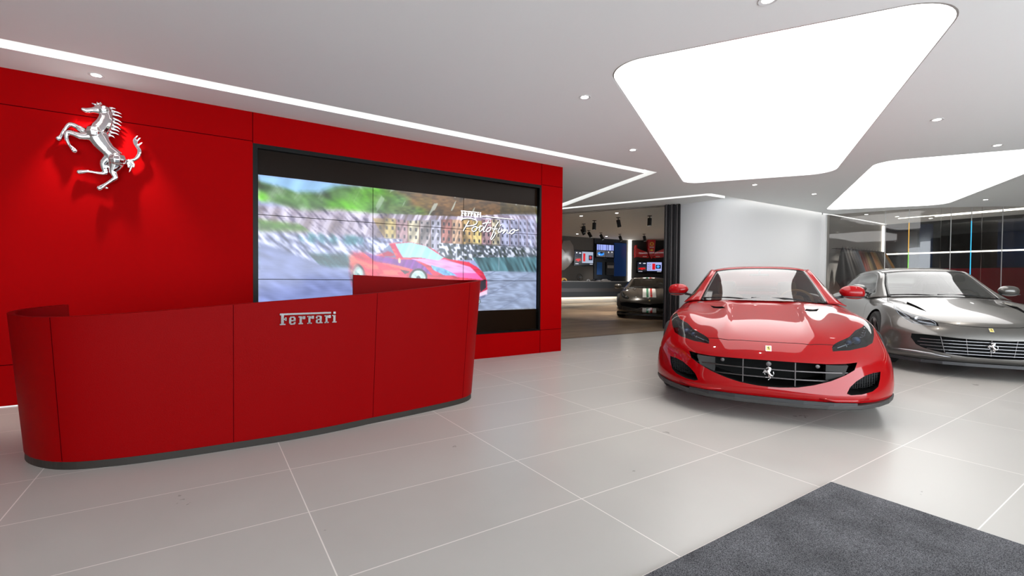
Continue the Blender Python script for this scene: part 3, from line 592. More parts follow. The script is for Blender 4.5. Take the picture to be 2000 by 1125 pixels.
# counter
ct = empty('counter', A1.at(2.4, 0, .4), 0, 'long dark floating display counter along the back wall with a lit underside', 'counter'); bpy.context.view_layer.update()
def ploc(root, f):  # build in world and shift to the root
    o = f; 
    for v in o.data.vertices: v.co -= root.location
    o.parent = root; return o
ploc(ct, A1.obj('worktop', .35, 7.5, 1.02, 1.06, .09, .74, mat('grey_top', (.22, .21, .20), .3)))
ploc(ct, A1.obj('cabinet', .40, 7.5, .30, 1.02, .09, .70, black_plastic)); ploc(ct, A1.obj('drawer_band', .5, 7.4, .55, .72, .70, .712, mat('dark_wood_band', (.05, .035, .028), .3)))
ploc(ct, A1.obj('plinth', .8, 7.3, 0, .30, .09, .25, white_paint)); ploc(ct, A1.obj('under_light', .9, 7.2, .285, .298, .3, .36, mat('warm_glow', (.9, .9, .9), .5, emit=(1, .86, .66), es=8)))

def ui_img(nx, nz, kind):
    im = np.zeros((nz, nx, 3)); X, Z = np.meshgrid(np.linspace(0, 1, nx), np.linspace(0, 1, nz)); rng = np.random.default_rng(kind); nz_ = rng.random((nz, nx))
    def r(x0, x1, z0, z1, c, v=0):
        m = (X >= x0) & (X < x1) & (Z >= z0) & (Z < z1); im[m] = np.array(c); 
        if v: im[m] *= (1 - v + v * nz_[m] * 1.6)[:, None]
    def e(x, z, a, b, c): im[((X - x) / a) ** 2 + ((Z - z) / b) ** 2 < 1] = c
    if kind in (1, 2):
        bg = (.62, .66, .74) if kind == 1 else (.62, .66, .88)
        r(0, 1, 0, 1, (.03, .03, .06)); r(.0, .36, .56, .97, (.10, .12, .20), .8); e(.1, .88, .04, .05, (.9, .9, .9)); e(.28, .86, .06, .04, (.9, .9, .95)); r(0, .36, .16, .53, (.22, .21, .22), .3)
        e(.18, .34, .14, .10, (.82, .05, .08)); e(.24, .40, .07, .06, (.75, .1, .12)); e(.1, .29, .03, .05, (.1, .1, .1)); e(.26, .27, .03, .05, (.1, .1, .1))
        r(.385, .98, .14, .97, bg); r(.60 if kind == 2 else .44, .72 if kind == 2 else .56, .25, .85, (.85, .06, .10), .4); r(.74, .95, .35, .72, (.05, .10, .20), .7); e(.84, .55, .06, .12, (.70, .15, .2) if kind == 1 else (.25, .65, .95))
        if kind == 2:
            for z in (.75, .52, .3): e(.48, z, .06, .07, (.35, .35, .45)); e(.48, z, .04, .04, (.7, .72, .85))
        r(.04, .2, .05, .09, (.8, .8, .85)); r(.80, .96, .04, .08, (.8, .8, .85))
    elif kind == 3:
        for k in range(26): c = rng.random() * .5 + .35; r(k / 26, (k + 1) / 26, .55, 1, (c * .82, c * .9, min(1, c * 1.15 + .1)))
        r(0, .5, 0, .5, (.34, .33, .34), .2); e(.25, .25, .19, .15, (.20, .55, .95)); e(.28, .33, .10, .07, (.05, .1, .2)); e(.16, .17, .04, .05, (.75, .85, 1)); r(.52, 1, 0, .5, (.30, .30, .33), .95); e(.7, .4, .03, .06, (.9, .9, .9)); e(.9, .42, .04, .05, (.9, .9, .9))
    return im
def monitor(P, u0, u1, z0, z1, kind, label, off=.01, es=.8):
    c = P.at((u0 + u1) / 2, (z0 + z1) / 2, off); root = empty('wall_monitor', c, 0, label, 'screen', 'back room monitors')
    f = P.obj('frame', u0, u1, z0, z1, off, off + .05, black_gloss); b = .05
    im = ui_img(150, 90, kind); s = pic_mesh('screen', im, 0, 1, 0, 1, screen_mat('screen_light_%d' % kind, es), None, to3=lambda x, z: P.at((u0 - b if u0 > u1 else u0 + b) + ((u1 + b if u0 > u1 else u1 - b) - (u0 - b if u0 > u1 else u0 + b)) * x, z0 + b + (z1 - z0 - 2 * b) * z, off + .053))
    sb = P.obj('speaker_bar', (u0 + u1) / 2 - .12, (u0 + u1) / 2 + .12, z0 - .03, z0, off, off + .04, black_plastic)
    bpy.context.view_layer.update()
    for o in (f, s, sb): ploc(root, o)
monitor(A1, 3.51, 2.25, 1.8, 2.56, 1, 'wall monitor with a car configurator page on the brown wall panel', .01)
monitor(A1, 2.2, .98, 2.22, 2.94, 3, 'wall monitor with a striped band and a blue car, high on the dark panel', .065)
monitor(A2, .49, 1.84, 1.49, 2.12, 2, 'bluish wall monitor under the red nose wing, behind the striped car', .01)
# body panel on the wall
silver = mat('satin_silver', (.36, .33, .31), .3, .6)
bpn = MB(); prof = [(4.75, 3.0, .10), (4.35, 2.75, .18), (4.19, 2.96, .06), (3.77, 3.0, .03), (3.66, 2.75, .14), (3.56, 2.40, .10), (3.66, 2.05, .16), (3.9, 1.75, .10), (4.1, 1.58, .04), (4.75, 1.5, .02)]
cpt = A1.at(4.1, 2.35, .20); rim_ = [A1.at(u, z, o_ + .05) for u, z, o_ in prof]; n = len(rim_); mid = [(p + cpt) / 2 + A1.n * .05 for p in rim_]
bpn.add([*rim_, *mid, cpt, *[p - A1.n * .03 for p in rim_], cpt - A1.n * .03], [(i, (i + 1) % n, n + (i + 1) % n, n + i) for i in range(n)] + [(n + i, n + (i + 1) % n, 2 * n) for i in range(n)] + [(2 * n + 1 + (i + 1) % n, 2 * n + 1 + i, 3 * n + 1) for i in range(n)] + [(i, 2 * n + 1 + i, 2 * n + 1 + (i + 1) % n, (i + 1) % n) for i in range(n)])
o = bpn.build('body_panel', silver, smooth=True, angle=35, fix=True); tag(o, 'pale bare metal car body panel mounted on the brown wall beside the red wall edge', 'car part')
# blue carpet sample & seat trim sample, wheel and parts on the counter
o = A1.obj('floor_mat_sample', 2.08, 1.74, 1.38, 2.0, .065, .08, mat('blue_carpet', (.02, .09, .32), .9)); bev(o, .02); tag(o, 'upright blue carpet sample with rounded corners under the high monitor', 'sample')
se = empty('seat_sample', A1.at(1.25, 1.37, .066), 0, 'black seat back sample with a pale insert hung under the high monitor', 'sample'); bpy.context.view_layer.update()
ploc(se, A1.obj('backrest', 1.5, .99, 1.37, 2.02, .065, .13, black_matte)); ploc(se, A1.obj('insert', 1.45, 1.04, 1.72, 1.86, .13, .15, mat('pale_insert', (.25, .22, .2), .6)))
sw = empty('steering_wheel', A1.at(3.42, 1.072, .42), math.radians(-5), 'black steering wheel propped upright on the back counter', 'steering wheel')
m_ = MB(); n = 28
ring = [(math.cos(2 * PI * k / n) * .17, math.sin(2 * PI * k / n) * .05, .16 + math.sin(2 * PI * k / n) * .155) for k in range(n + 1)]; m_.tube(ring, .016, 8, cap=False); m_.build('rim', black_matte, sw, smooth=True)
m_ = MB(); m_.lathe([(.0001, -.02), (.05, -.02), (.06, .0), (.05, .03), (.0001, .03)], 16, (0, 0, .16), 'y'); m_.build('hub', black_plastic, sw)
m_ = MB()
for a in (0, PI, -PI / 2): m_.tube([(0, 0, .16), (math.cos(a) * .165, math.sin(a) * .045, .16 + math.sin(a) * .15)], .018, 6)
m_.build('spoke', dark_metal, sw)
def caliper(u, m, label, s=1.):
    r = empty('brake_caliper', A1.at(u, 1.06, .45), 0, label, 'car part', 'brake calipers on the back counter'); q = MB()
    arc = [(math.cos(t) * .16 * s, 0, math.sin(t) * .13 * s) for t in [PI * k / 10 for k in range(11)]]; inn_ = [(x * .55, 0, z * .45) for x, _, z in arc][::-1]
    q.prism(arc + inn_, (0, -.05 * s, 0), (0, .05 * s, 0)); bev(q.build('body', m, r, fix=True), .008); MB().box(-.05 * s, .05 * s, -.055 * s, .055 * s, .085 * s, .11 * s).build('bridge', dark_metal, r)
caliper(4.40, mat('gold_paint', (.55, .30, .05), .35, .3), 'gold brake caliper at the left end of the back counter', 1.1)
caliper(2.95, satin_metal, 'bare silver caliper just right of the steering wheel', .7); caliper(2.62, black_plastic, 'black caliper between two pale metal parts on the counter', .7)
q = MB(); q.lathe([(.10, 0), (.12, .01), (.12, .04), (.06, .06), (.0001, .06)], 20); o = q.build('wheel_hub_cap', satin_metal, smooth=True, angle=40); o.location = A1.at(2.3, 1.06, .45); tag(o, 'pale round metal wheel cap lying on the back counter', 'car part')
mc = MB(); mc.prism([(-.3, 0, 0), (.3, 0, 0), (.28, 0, .03), (.12, 0, .05), (.04, 0, .10), (-.10, 0, .10), (-.20, 0, .05), (-.3, 0, .04)], (0, -.09, 0), (0, .09, 0)); o = mc.build('model_car', silver, fix=True); bev(o, .012); o.location = A1.at(1.85, 1.06, .45); tag(o, 'small silver scale model car on the right of the back counter', 'model car')
# red nose wing on the wall
redp = mat('racing_red', (.62, .008, .012), .2, coat=.5); wing = empty('nose_wing', A2.at(1.17, 2.6, .1), 0, 'red racing car nose with front wing mounted high above the bluish monitor', 'car part'); bpy.context.view_layer.update()
def W2(pts, o0, o1, name, m):
    q = MB(); P = [A2.at(u, z, 0) for u, z in pts]; q.prism(P, A2.n * o0, A2.n * o1); return ploc(wing, q.build(name, m, fix=True))
W2([(.97, 3.19), (1.36, 3.19), (1.33, 2.7), (1.27, 2.38), (1.17, 2.22), (1.07, 2.38), (1.0, 2.7)], .10, .42, 'nose', redp)
W2([(.40, 2.35), (.42, 2.78), (.60, 2.70), (.98, 2.56), (1.07, 2.3), (1.0, 2.26), (.6, 2.3)], .06, .30, 'wing_plane', redp); W2([(1.95, 2.35), (1.93, 2.80), (1.74, 2.72), (1.36, 2.56), (1.27, 2.3), (1.34, 2.26), (1.74, 2.3)], .06, .30, 'wing_plane', redp)
W2([(.36, 2.30), (.36, 2.92), (.42, 2.92), (.42, 2.30)], .04, .45, 'end_plate', redp); W2([(1.93, 2.30), (1.93, 2.92), (1.99, 2.92), (1.99, 2.30)], .04, .45, 'end_plate', redp)
yel = mat('decal_yellow', (.75, .42, .02), .4); whd = mat('decal_white', (.85, .82, .8), .4)
def disc(u, z, ru, rz, n=16): return [(u + ru * math.cos(2 * PI * k / n), z + rz * math.sin(2 * PI * k / n)) for k in range(n)]
W2(disc(1.17, 2.98, .10, .10), .421, .426, 'decal', yel); W2(disc(1.17, 2.66, .07, .045), .421, .426, 'decal', yel)
for u0, u1, z0, z1 in ((1.06, 1.28, 2.80, 2.83), (1.10, 1.24, 2.50, 2.53), (.55, .80, 2.52, 2.545), (1.54, 1.79, 2.52, 2.545), (.75, .95, 2.33, 2.355), (1.40, 1.60, 2.33, 2.355)): W2([(u0, z0), (u1, z0), (u1, z1), (u0, z1)], .301 if u1 < 1 or u0 > 1.35 else .421, .304 if u1 < 1 or u0 > 1.35 else .425, 'decal', whd)
W2(disc(1.17, 2.98, .055, .07, 5), .427, .430, 'decal', redp)
# track spots
def track_spot(x, y, ang, rz, label, lit=0):
    r = empty('ceiling_spot', (x, y, Z2), rz, label, 'spotlight', 'black cylinder spots in the back room'); r['category'] = 'spotlight'
    MB().lathe([(.07, 0), (.07, -.015), (.0001, -.015)], 14).build('base', black_matte, r); MB().tube([(0, 0, 0), (0, 0, -.09)], .014, 6).build('stem', black_matte, r)
    R_ = Matrix.Rotation(ang, 4, 'Y'); q = MB().lathe([(.0001, .02), (.062, .02), (.066, -.0), (.066, -.22), (.052, -.225), (.052, -.20), (.0001, -.20)], 16); o = q.build('barrel', black_matte, r, smooth=True, angle=40); o.location = (0, 0, -.10); o.rotation_euler = (0, ang, 0)
    o2 = MB().lathe([(.0001, -.203), (.05, -.203), (.05, -.207), (.0001, -.207)], 14).build('lamp_lens', spot_glow, r); o2.location = (0, 0, -.10); o2.rotation_euler = (0, ang, 0)
    if lit:
        l = bpy.data.lights.new('spot', 'SPOT'); l.energy = lit; l.spot_size = math.radians(60); l.spot_blend = .6; l.shadow_soft_size = .05; l.color = (1, .93, .84)
        lo = bpy.data.objects.new('spot', l); C.objects.link(lo); lo.parent = r; lo.rotation_euler = (0, ang, 0); lo.location = (-math.sin(ang) * .33, 0, -.10 - math.cos(ang) * .33)
for x, y, a, rz, lab, e in [(11.405, 12.135, .05, 0, 'black cylinder spot hanging upright, third from the red wall in the near row', 160), (11.484, 11.079, -.2, -.6, 'black cylinder spot tilted slightly right in the middle of the near row', 160), (11.969, 10.173, .05, 0, 'black cylinder spot nearest the folding partition, hanging straight', 160),
    (11.79, 13.113, -.15, -.6, 'upper black cylinder spot of the overlapping pair at left', 160), (12.442, 13.932, -.45, -.6, 'lower black cylinder spot of the overlapping pair at left', 160), (13.488, 14.683, -.5, -.9, 'far black cylinder spot tilted with lit face, just right of the overlapping pair', 220),
    (14.607, 15.126, -.5, -.9, 'far black cylinder spot with lit face above the brown panel edge', 220), (15.714, 15.047, -.35, -.9, 'far black cylinder spot with lit face left of the upright light line', 220), (16.56, 14.378, -.2, -.9, 'far black cylinder spot with lit face above the red nose wing', 220)]:
    track_spot(x, y, a, rz, lab, e)
for x, y, lab in [(10.261, 11.535, 'back room downlight nearest the red wall'), (10.7, 10.383, 'back room downlight above the middle cylinder spots'), (14.17, 16.184, 'back room downlight near the mounted body panel'), (16.06, 16.24, 'back room downlight above the high monitor')]:
    downlight(x, y, Z2, lab, .06, 160, 'back room downlights')

# ---------------------------------------------------------------- glass room at the right
struct(MB().box(17.3, 17.5, -6, 5.9, 0, CZ).build('wall_glassroom', mat('dark_gloss_wall', (.010, .011, .014), .10)))
BX = 17.3
MB_ = MB().box(BX - .03, BX - .005, -5, 5.70, 0.02, 1.52); o = MB_.build('wall_cladding', mat('deep_red_panel', (.17, .004, .012), .25)); tag(o, 'deep red glossy lower wall cladding behind the glass partition', 'wall panel')
o = MB().box(BX - .04, BX - .006, -5, 5.68, 1.955, 1.99).build('light_line', led_glow); tag(o, 'long horizontal light line on the dark wall behind the glass', 'light strip')
o = MB().box(BX - .05, BX - .006, 5.69, 5.735, .0, CZ - .03).build('light_line', led_glow); tag(o, 'upright light line in the corner where the grey wall ends', 'light strip')
dwood = mat('dark_brown_gloss', (.03, .016, .012), .15); blu = mat('dark_blue_gloss', (.006, .018, .06), .12)
for y0, y1, z0, z1, m, lab in ((4.9, 5.66, 2.02, 2.62, dwood, 'dark brown glossy panel above the light line beside the corner light'), (4.55, 4.85, .05 + 1.5, 2.8, blu, 'narrow dark blue panel behind the second glass joint'), (3.3, 4.5, 2.02, 2.75, black_gloss, 'wide black glossy panel above the light line'), (2.75, 3.25, 1.54, 2.78, blu, 'dark blue upright panel behind the blue glass joint'), (4.95, 5.6, 1.56, 1.93, black_gloss, 'low black glossy panel under the light line near the corner')):
    o = MB().box(BX - .02, BX - .002, y0, y1, z0, z1).build('wall_panel', m); tag(o, lab, 'wall panel')
for k, (x, y0) in enumerate(((14.9, 3.1), (15.15, 3.0))):
    o = MB().box(x + .9, x + .95, -5, 4.9 - k * .7, CZ - .012, CZ - .002).build('ceiling_light_line', led_glow); tag(o, ('longer' if k == 0 else 'shorter') + ' of two parallel ceiling light lines behind the glass', 'light strip')
# glass partition
GP = smooth_path([(13.60, 5.66, 0), (13.80, 4.95, 0), (14.12, 3.95, 0), (14.72, 3.2, 0), (15.6, 2.45, 0), (17.0, 1.2, 0)], 5)
gpr = empty('glass_partition', (13.6, 5.66, 0), 0, 'tall curved frameless glass partition enclosing the dark room at right', 'glass wall'); bpy.context.view_layer.update()
cuts = [0, 5, 8, 12, 16, 20, 25]
for a_, b_ in zip(cuts[:-1], cuts[1:]):
    P = [Vector(p) for p in GP[a_:b_ + 1]]; q = MB(); n = len(P); nn = [(Vector((P[min(i + 1, n - 1)].y - P[max(i - 1, 0)].y, -(P[min(i + 1, n - 1)].x - P[max(i - 1, 0)].x), 0))).normalized() * .006 for i in range(n)]
    loop = [P[i] + nn[i] for i in range(n)] + [P[i] - nn[i] for i in reversed(range(n))]
    q.prism(loop, (0, 0, .02), (0, 0, CZ - .003)); ploc(gpr, q.build('glass_pane', glass_part, smooth=False, fix=True))
jm = mat('joint_grey', (.45, .45, .45), .3)
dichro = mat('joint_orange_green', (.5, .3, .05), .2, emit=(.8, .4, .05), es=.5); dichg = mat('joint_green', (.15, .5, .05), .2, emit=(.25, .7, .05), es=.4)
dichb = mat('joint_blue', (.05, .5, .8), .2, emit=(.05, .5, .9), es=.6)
for i, m in ((7, jm), (9, dichro), (13, jm), (15, dichb), (18, jm)):
    p = Vector(GP[i]); w = .007
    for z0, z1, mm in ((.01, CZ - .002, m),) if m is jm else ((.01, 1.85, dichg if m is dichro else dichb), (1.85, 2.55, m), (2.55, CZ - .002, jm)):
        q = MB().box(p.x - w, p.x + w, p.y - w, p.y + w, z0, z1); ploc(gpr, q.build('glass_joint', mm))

# leather hides on a rail on the grey wall
rail = empty('hide_rail', (15.1, 5.56, 2.0), 0, 'thin dark rail with hooks on the grey wall carrying the leather hides', 'rail')
MB().tube([(-1.3, -.0, 0), (1.65, -.0, 0)], .012, 8).build('bar', dark_metal, rail)
for k in range(15): x = -1.15 + k * .19; MB().tube([(x, .17, .01), (x, -.06, .0), (x, -.08, .05)], .006, 5).build('hook', dark_metal, rail)
hcol = [((.045, .044, .045), 'charcoal'), ((.05, .047, .045), 'dark grey'), ((.055, .052, .05), 'soft grey'), ((.045, .045, .047), 'slate'), ((.06, .065, .075), 'blue grey'), ((.16, .045, .035), 'brick red'), ((.11, .05, .04), 'russet'), ((.12, .09, .05), 'olive tan'), ((.05, .042, .035), 'dark brown'), ((.26, .13, .06), 'cognac'), ((.25, .18, .09), 'sand tan'), ((.13, .10, .08), 'taupe'), ((.16, .14, .125), 'warm grey'), ((.27, .26, .24), 'pale grey'), ((.38, .19, .04), 'mustard')]
pos_words = ['leftmost on the rail', 'second from the left', 'third from the left', 'fourth from the left', 'just left of the red ones', 'beside the blue grey one', 'between brick red and olive', 'left of the darkest brown', 'left of the cognac one', 'in the middle right of the rail', 'right of the cognac one', 'between sand and warm grey', 'beside the pale one', 'second from the right', 'rightmost on the rail']
for k, (c, nm) in enumerate(hcol):
    x0 = 13.95 + k * .19; rr = random.Random(k); m = mat('hide_' + nm.replace(' ', '_'), c, .55, spec=.35); root = empty('leather_hide', (x0, 5.50, 2.0), math.radians(-24), nm + ' leather hide hanging from the wall rail, ' + pos_words[k], 'leather hide', 'leather hides on the wall rail')
    L_ = 1.0 + rr.random() * .12 - .25 * (k > 8); nu, nv = 13, 16; V = []
    for s in (0, 1):
        for j in range(nv):
            v = j / (nv - 1); wdt = .05 + .26 * min(1, v * 1.25) ** .85 * (1 - .55 * max(0, v - .78) / .22)
            for i in range(nu):
                u = i / (nu - 1) * 2 - 1; fold = math.cos(u * 7 + k) * .03 * min(1, v * 2.2)
                V.append((u * wdt + .13 * v, -.035 - .06 * v * (1 - abs(u) * .6) + fold * .7 + (.003 if s else 0) - .004 * k * v, -v * L_ - .05 * math.cos(u * 3 + k) * v - .04 * abs(u) * (v > .95)))
    n1 = nu * nv; F = []
    for j in range(nv - 1):
        for i in range(nu - 1): a_ = j * nu + i; F.append((a_, a_ + nu, a_ + nu + 1, a_ + 1)); F.append((n1 + a_, n1 + a_ + 1, n1 + a_ + nu + 1, n1 + a_ + nu))
    obj('hide', V, F, m, root, smooth=True)
    MB().box(-.03, .03, -.05, -.02, -.03, .01).build('clip', dark_metal, root)

for x, y, lab in [(14.3, 5.1, 'added fill downlight inside the glass room nearest the white wall'), (15.4, 4.8, 'added fill downlight inside the glass room near the grey wall'), (16.5, 4.4, 'added fill downlight inside the glass room near the dark wall')]:  # fill lights added to brighten the grey wall and the hides
    downlight(x, y, CZ, lab, .05, 260, 'added glass room fill lights')

# ---------------------------------------------------------------- cars
def cage_object(T, level):
    D, Fr, Sd, Re = T['deck'], T['front'], T['side'], T['rear']; Nn = len(D); V = {}; faces = []
    for i in range(Nn):
        for j in range(6): V['d', i, j] = D[i][j]
    for k in range(1, 5):
        for j in range(6): V['f', k, j] = Fr[k - 1][j]; V['r', k, j] = Re[k - 1][j]
        for i in range(1, Nn - 1): V['s', k, i] = Sd[i - 1][k - 1]
    def f_(k, j): return ('d', 0, j) if k == 0 else ('f', k, j)
    def r_(k, j): return ('d', Nn - 1, j) if k == 0 else ('r', k, j)
    def s_(k, i): return f_(k, 5) if i == 0 else r_(k, 5) if i == Nn - 1 else ('d', i, 5) if k == 0 else ('s', k, i)
    for i in range(1, Nn - 1):
        xs = V['s', 4, i]
        for j in range(5): V['b', i, j] = (xs[0], xs[1] * j / 5, xs[2])
    def b_(i, j): return f_(4, j) if i == 0 else r_(4, j) if i == Nn - 1 else s_(4, i) if j == 5 else ('b', i, j)
    for i in range(Nn - 1):
        for j in range(5): faces.append((('d', i, j), ('d', i, j + 1), ('d', i + 1, j + 1), ('d', i + 1, j))); faces.append((b_(i, j), b_(i + 1, j), b_(i + 1, j + 1), b_(i, j + 1)))
        for k in range(4): faces.append((s_(k, i), s_(k + 1, i), s_(k + 1, i + 1), s_(k, i + 1)))
    for k in range(4):
        for j in range(5): faces.append((f_(k, j), f_(k + 1, j), f_(k + 1, j + 1), f_(k, j + 1))); faces.append((r_(k, j), r_(k, j + 1), r_(k + 1, j + 1), r_(k + 1, j)))
    idx = {}; verts = []
    for key, p in V.items():
        idx[key, 1] = len(verts); verts.append(p)
        if abs(p[1]) < 1e-6: idx[key, -1] = idx[key, 1]
        else: idx[key, -1] = len(verts); verts.append((p[0], -p[1], p[2]))
    F = [tuple(idx[q, 1] for q in f) for f in faces] + [tuple(idx[q, -1] for q in reversed(f)) for f in faces]
    o = obj('cage', verts, F, None); me = o.data
    cr = me.attributes.new('crease_edge', 'FLOAT', 'EDGE'); em = {tuple(sorted(e.vertices)): e.index for e in me.edges}
    for a, b, v in T.get('crease', []):
        for s in (1, -1):
            e = em.get(tuple(sorted((idx[a, s], idx[b, s]))))
            if e is not None: cr.data[e].value = v
    m = o.modifiers.new('s', 'SUBSURF'); m.levels = level; m.render_levels = level
    me2 = evalmesh(o); bpy.data.objects.remove(o); d = bpy.data.objects.new('dense', me2); C.objects.link(d); fixn(d); return d
def mirror_loop(P): return [(x, -y, z) for x, y, z in P][::-1]
def table_A():
    D = [[(.905, 0, .545), (.89, .2, .545), (.84, .38, .548), (.74, .55, .56), (.60, .70, .58), (.44, .82, .60)],
         [(.80, 0, .64), (.785, .2, .645), (.73, .38, .648), (.62, .54, .655), (.47, .69, .68), (.30, .835, .685)],
         [(.55, 0, .735), (.54, .280, .730), (.525, .312, .746), (.38, .53, .735), (.25, .68, .78), (.12, .845, .768)],
         [(.2, 0, .803), (.19, .275, .793), (.175, .322, .819), (.10, .52, .785), (.02, .68, .835), (-.06, .862, .80)],
         [(-.12, 0, .868), (-.13, .285, .852), (-.155, .340, .884), (-.24, .53, .825), (-.3, .69, .85), (-.35, .872, .81)],
         [(-.37, 0, .925), (-.40, .24, .915), (-.45, .36, .925), (-.56, .56, .895), (-.64, .72, .878), (-.68, .865, .81)]]
    for x, zc, y4, z4, y5, z5 in ((-.95, .925, .755, .893, .875, .815), (-1.45, .92, .78, .905, .885, .825), (-1.95, .93, .78, .92, .895, .84), (-2.35, .95, .76, .945, .925, .86), (-2.75, .99, .73, .96, .935, .86), (-3.2, .985, .70, .94, .90, .84), (-3.52, .95, .62, .91, .80, .82)):
        D.append([(x, 0, zc), (x, .2, zc), (x, .38, zc - .005), (x + .01, .58, (zc + z4) / 2), (x + .02, y4, z4), (x + (.12 if x < -3.5 else .0), y5, z5)])
    Fr = [[(.94, 0, .475), (.93, .2, .477), (.885, .40, .485), (.79, .58, .50), (.64, .76, .51), (.46, .895, .52)],
          [(.985, 0, .30), (.975, .22, .30), (.93, .42, .32), (.83, .60, .35), (.66, .79, .37), (.47, .925, .38)],
          [(.99, 0, .235), (.985, .24, .235), (.95, .46, .24), (.84, .66, .24), (.68, .815, .245), (.48, .935, .25)],
          [(.96, 0, .185), (.96, .24, .185), (.92, .46, .185), (.81, .66, .185), (.65, .81, .185), (.45, .92, .19)]]
    S_ = []
    for x, a, b, c, d in ((.28, .905, .955, .965, .95), (.10, .915, .965, .97, .955), (-.06, .915, .965, .97, .955), (-.36, .915, .955, .955, .95), (-.68, .895, .915, .925, .93), (-1.0, .89, .89, .905, .925), (-1.45, .895, .885, .905, .93), (-1.95, .915, .915, .93, .94), (-2.35, .95, .965, .965, .955), (-2.75, .96, .97, .97, .955), (-3.2, .93, .95, .95, .93)):
        z1 = .58 if x > .2 else .65 if x > -.5 else .68
        S_.append([(x, a, z1), (x, b, .47), (x, c, .28), (x, d, .16)])
    Rr = [[(x, y, z) for x, y in zip((X, X, X + .02, X + .05, X + .10, X + .2), (0, .2, .4, .58, .72, .84))] for X, z in ((-3.60, .70), (-3.63, .5), (-3.62, .32), (-3.52, .2))]
    cr = [(('d', i, j), ('d', i + 1, j), .75) for i in range(1, 5) for j in (1, 2)] + [(('f', 4, j), ('f', 4, j + 1), .8) for j in range(5)] + [(('s', 4, i), ('s', 4, i + 1), .8) for i in range(1, 11)] + [(('f', 4, 5), ('s', 4, 1), .8), (('f', 1, 5), ('f', 1, 4), .2)]
    G = [[(-.36, 0, .920), (-.395, .2, .920), (-.50, .42, .912), (-.68, .655, .898), (-.735, .74, .890), (-.78, .81, .872)],
         [(-.76, 0, 1.125), (-.785, .19, 1.12), (-.86, .38, 1.10), (-.975, .585, 1.07), (-1.02, .66, 1.045), (-1.05, .81, .89)],
         [(-1.19, 0, 1.283), (-1.20, .18, 1.28), (-1.235, .35, 1.27), (-1.29, .50, 1.245), (-1.32, .575, 1.215), (-1.36, .815, .895)],
         [(-1.6, 0, 1.315), (-1.6, .19, 1.312), (-1.6, .36, 1.30), (-1.6, .51, 1.272), (-1.6, .59, 1.235), (-1.62, .81, .905)],
         [(-2.05, 0, 1.285), (-2.05, .19, 1.282), (-2.05, .36, 1.268), (-2.05, .50, 1.24), (-2.05, .585, 1.20), (-2.05, .80, .925)],
         [(-2.45, 0, 1.17), (-2.45, .19, 1.168), (-2.45, .36, 1.155), (-2.43, .50, 1.13), (-2.42, .585, 1.09), (-2.42, .78, .945)],
         [(-2.88, 0, .99), (-2.88, .19, .99), (-2.88, .36, .985), (-2.86, .50, .98), (-2.84, .60, .97), (-2.82, .73, .96)]]
    return dict(deck=D, front=Fr, side=S_, rear=Rr, crease=cr, green=G, wb=2.67, wr=.352)
def greenhouse(T, root, paint, assign, nr=8, nc=6):
    G = np.array(T['green']); R_, Cc = G.shape[:2]
    def cat(P, t):
        n = len(P) - 1; i = min(int(t), n - 1); f = t - i; p0, p1, p2, p3 = P[max(i - 1, 0)], P[i], P[i + 1], P[min(i + 2, n)]
        return .5 * ((2 * p1) + (-p0 + p2) * f + (2 * p0 - 5 * p1 + 4 * p2 - p3) * f * f + (-p0 + 3 * p1 - 3 * p2 + p3) * f ** 3)
    rows = [cat(G, r / nr) for r in range((R_ - 1) * nr + 1)]; H = []
    for row in rows:
        full = [cat(np.vstack([row[1:2] * [1, -1, 1], row]), 1 + c / nc) for c in range((Cc - 1) * nc + 1)]
        full[0][1] = 0; H.append([p * [1, -1, 1] for p in full[:0:-1]] + full)
    H = np.array(H); nR, nC = H.shape[:2]; parts = {}
    for r in range(nR - 1):
        for c in range(nC - 1):
            J = abs((c + .5) - (nC - 1) / 2) / nc; side = 'L' if c + .5 > (nC - 1) / 2 else 'R'
            p = assign((r + .5) / nr, J)
            if p is None: continue
            key = (p, side if p in ('side_window', 'window_pillar', 'quarter_window', 'rear_pillar') else '')
            parts.setdefault(key, []).append((r * nC + c, r * nC + c + 1, (r + 1) * nC + c + 1, (r + 1) * nC + c))
    flat = H.reshape(-1, 3); out = {}
    for (p, s), fs in parts.items():
        us = sorted({i for f in fs for i in f}); mp = {i: k for k, i in enumerate(us)}
        m = T['gmats'].get(p, paint); o = obj(p, [flat[i] for i in us], [tuple(mp[i] for i in f) for f in fs], m, root, smooth=True)
        if m not in (glass_car,): q = o.modifiers.new('t', 'SOLIDIFY'); q.thickness = .008; q.offset = -1
        out[p, s] = o
    return out
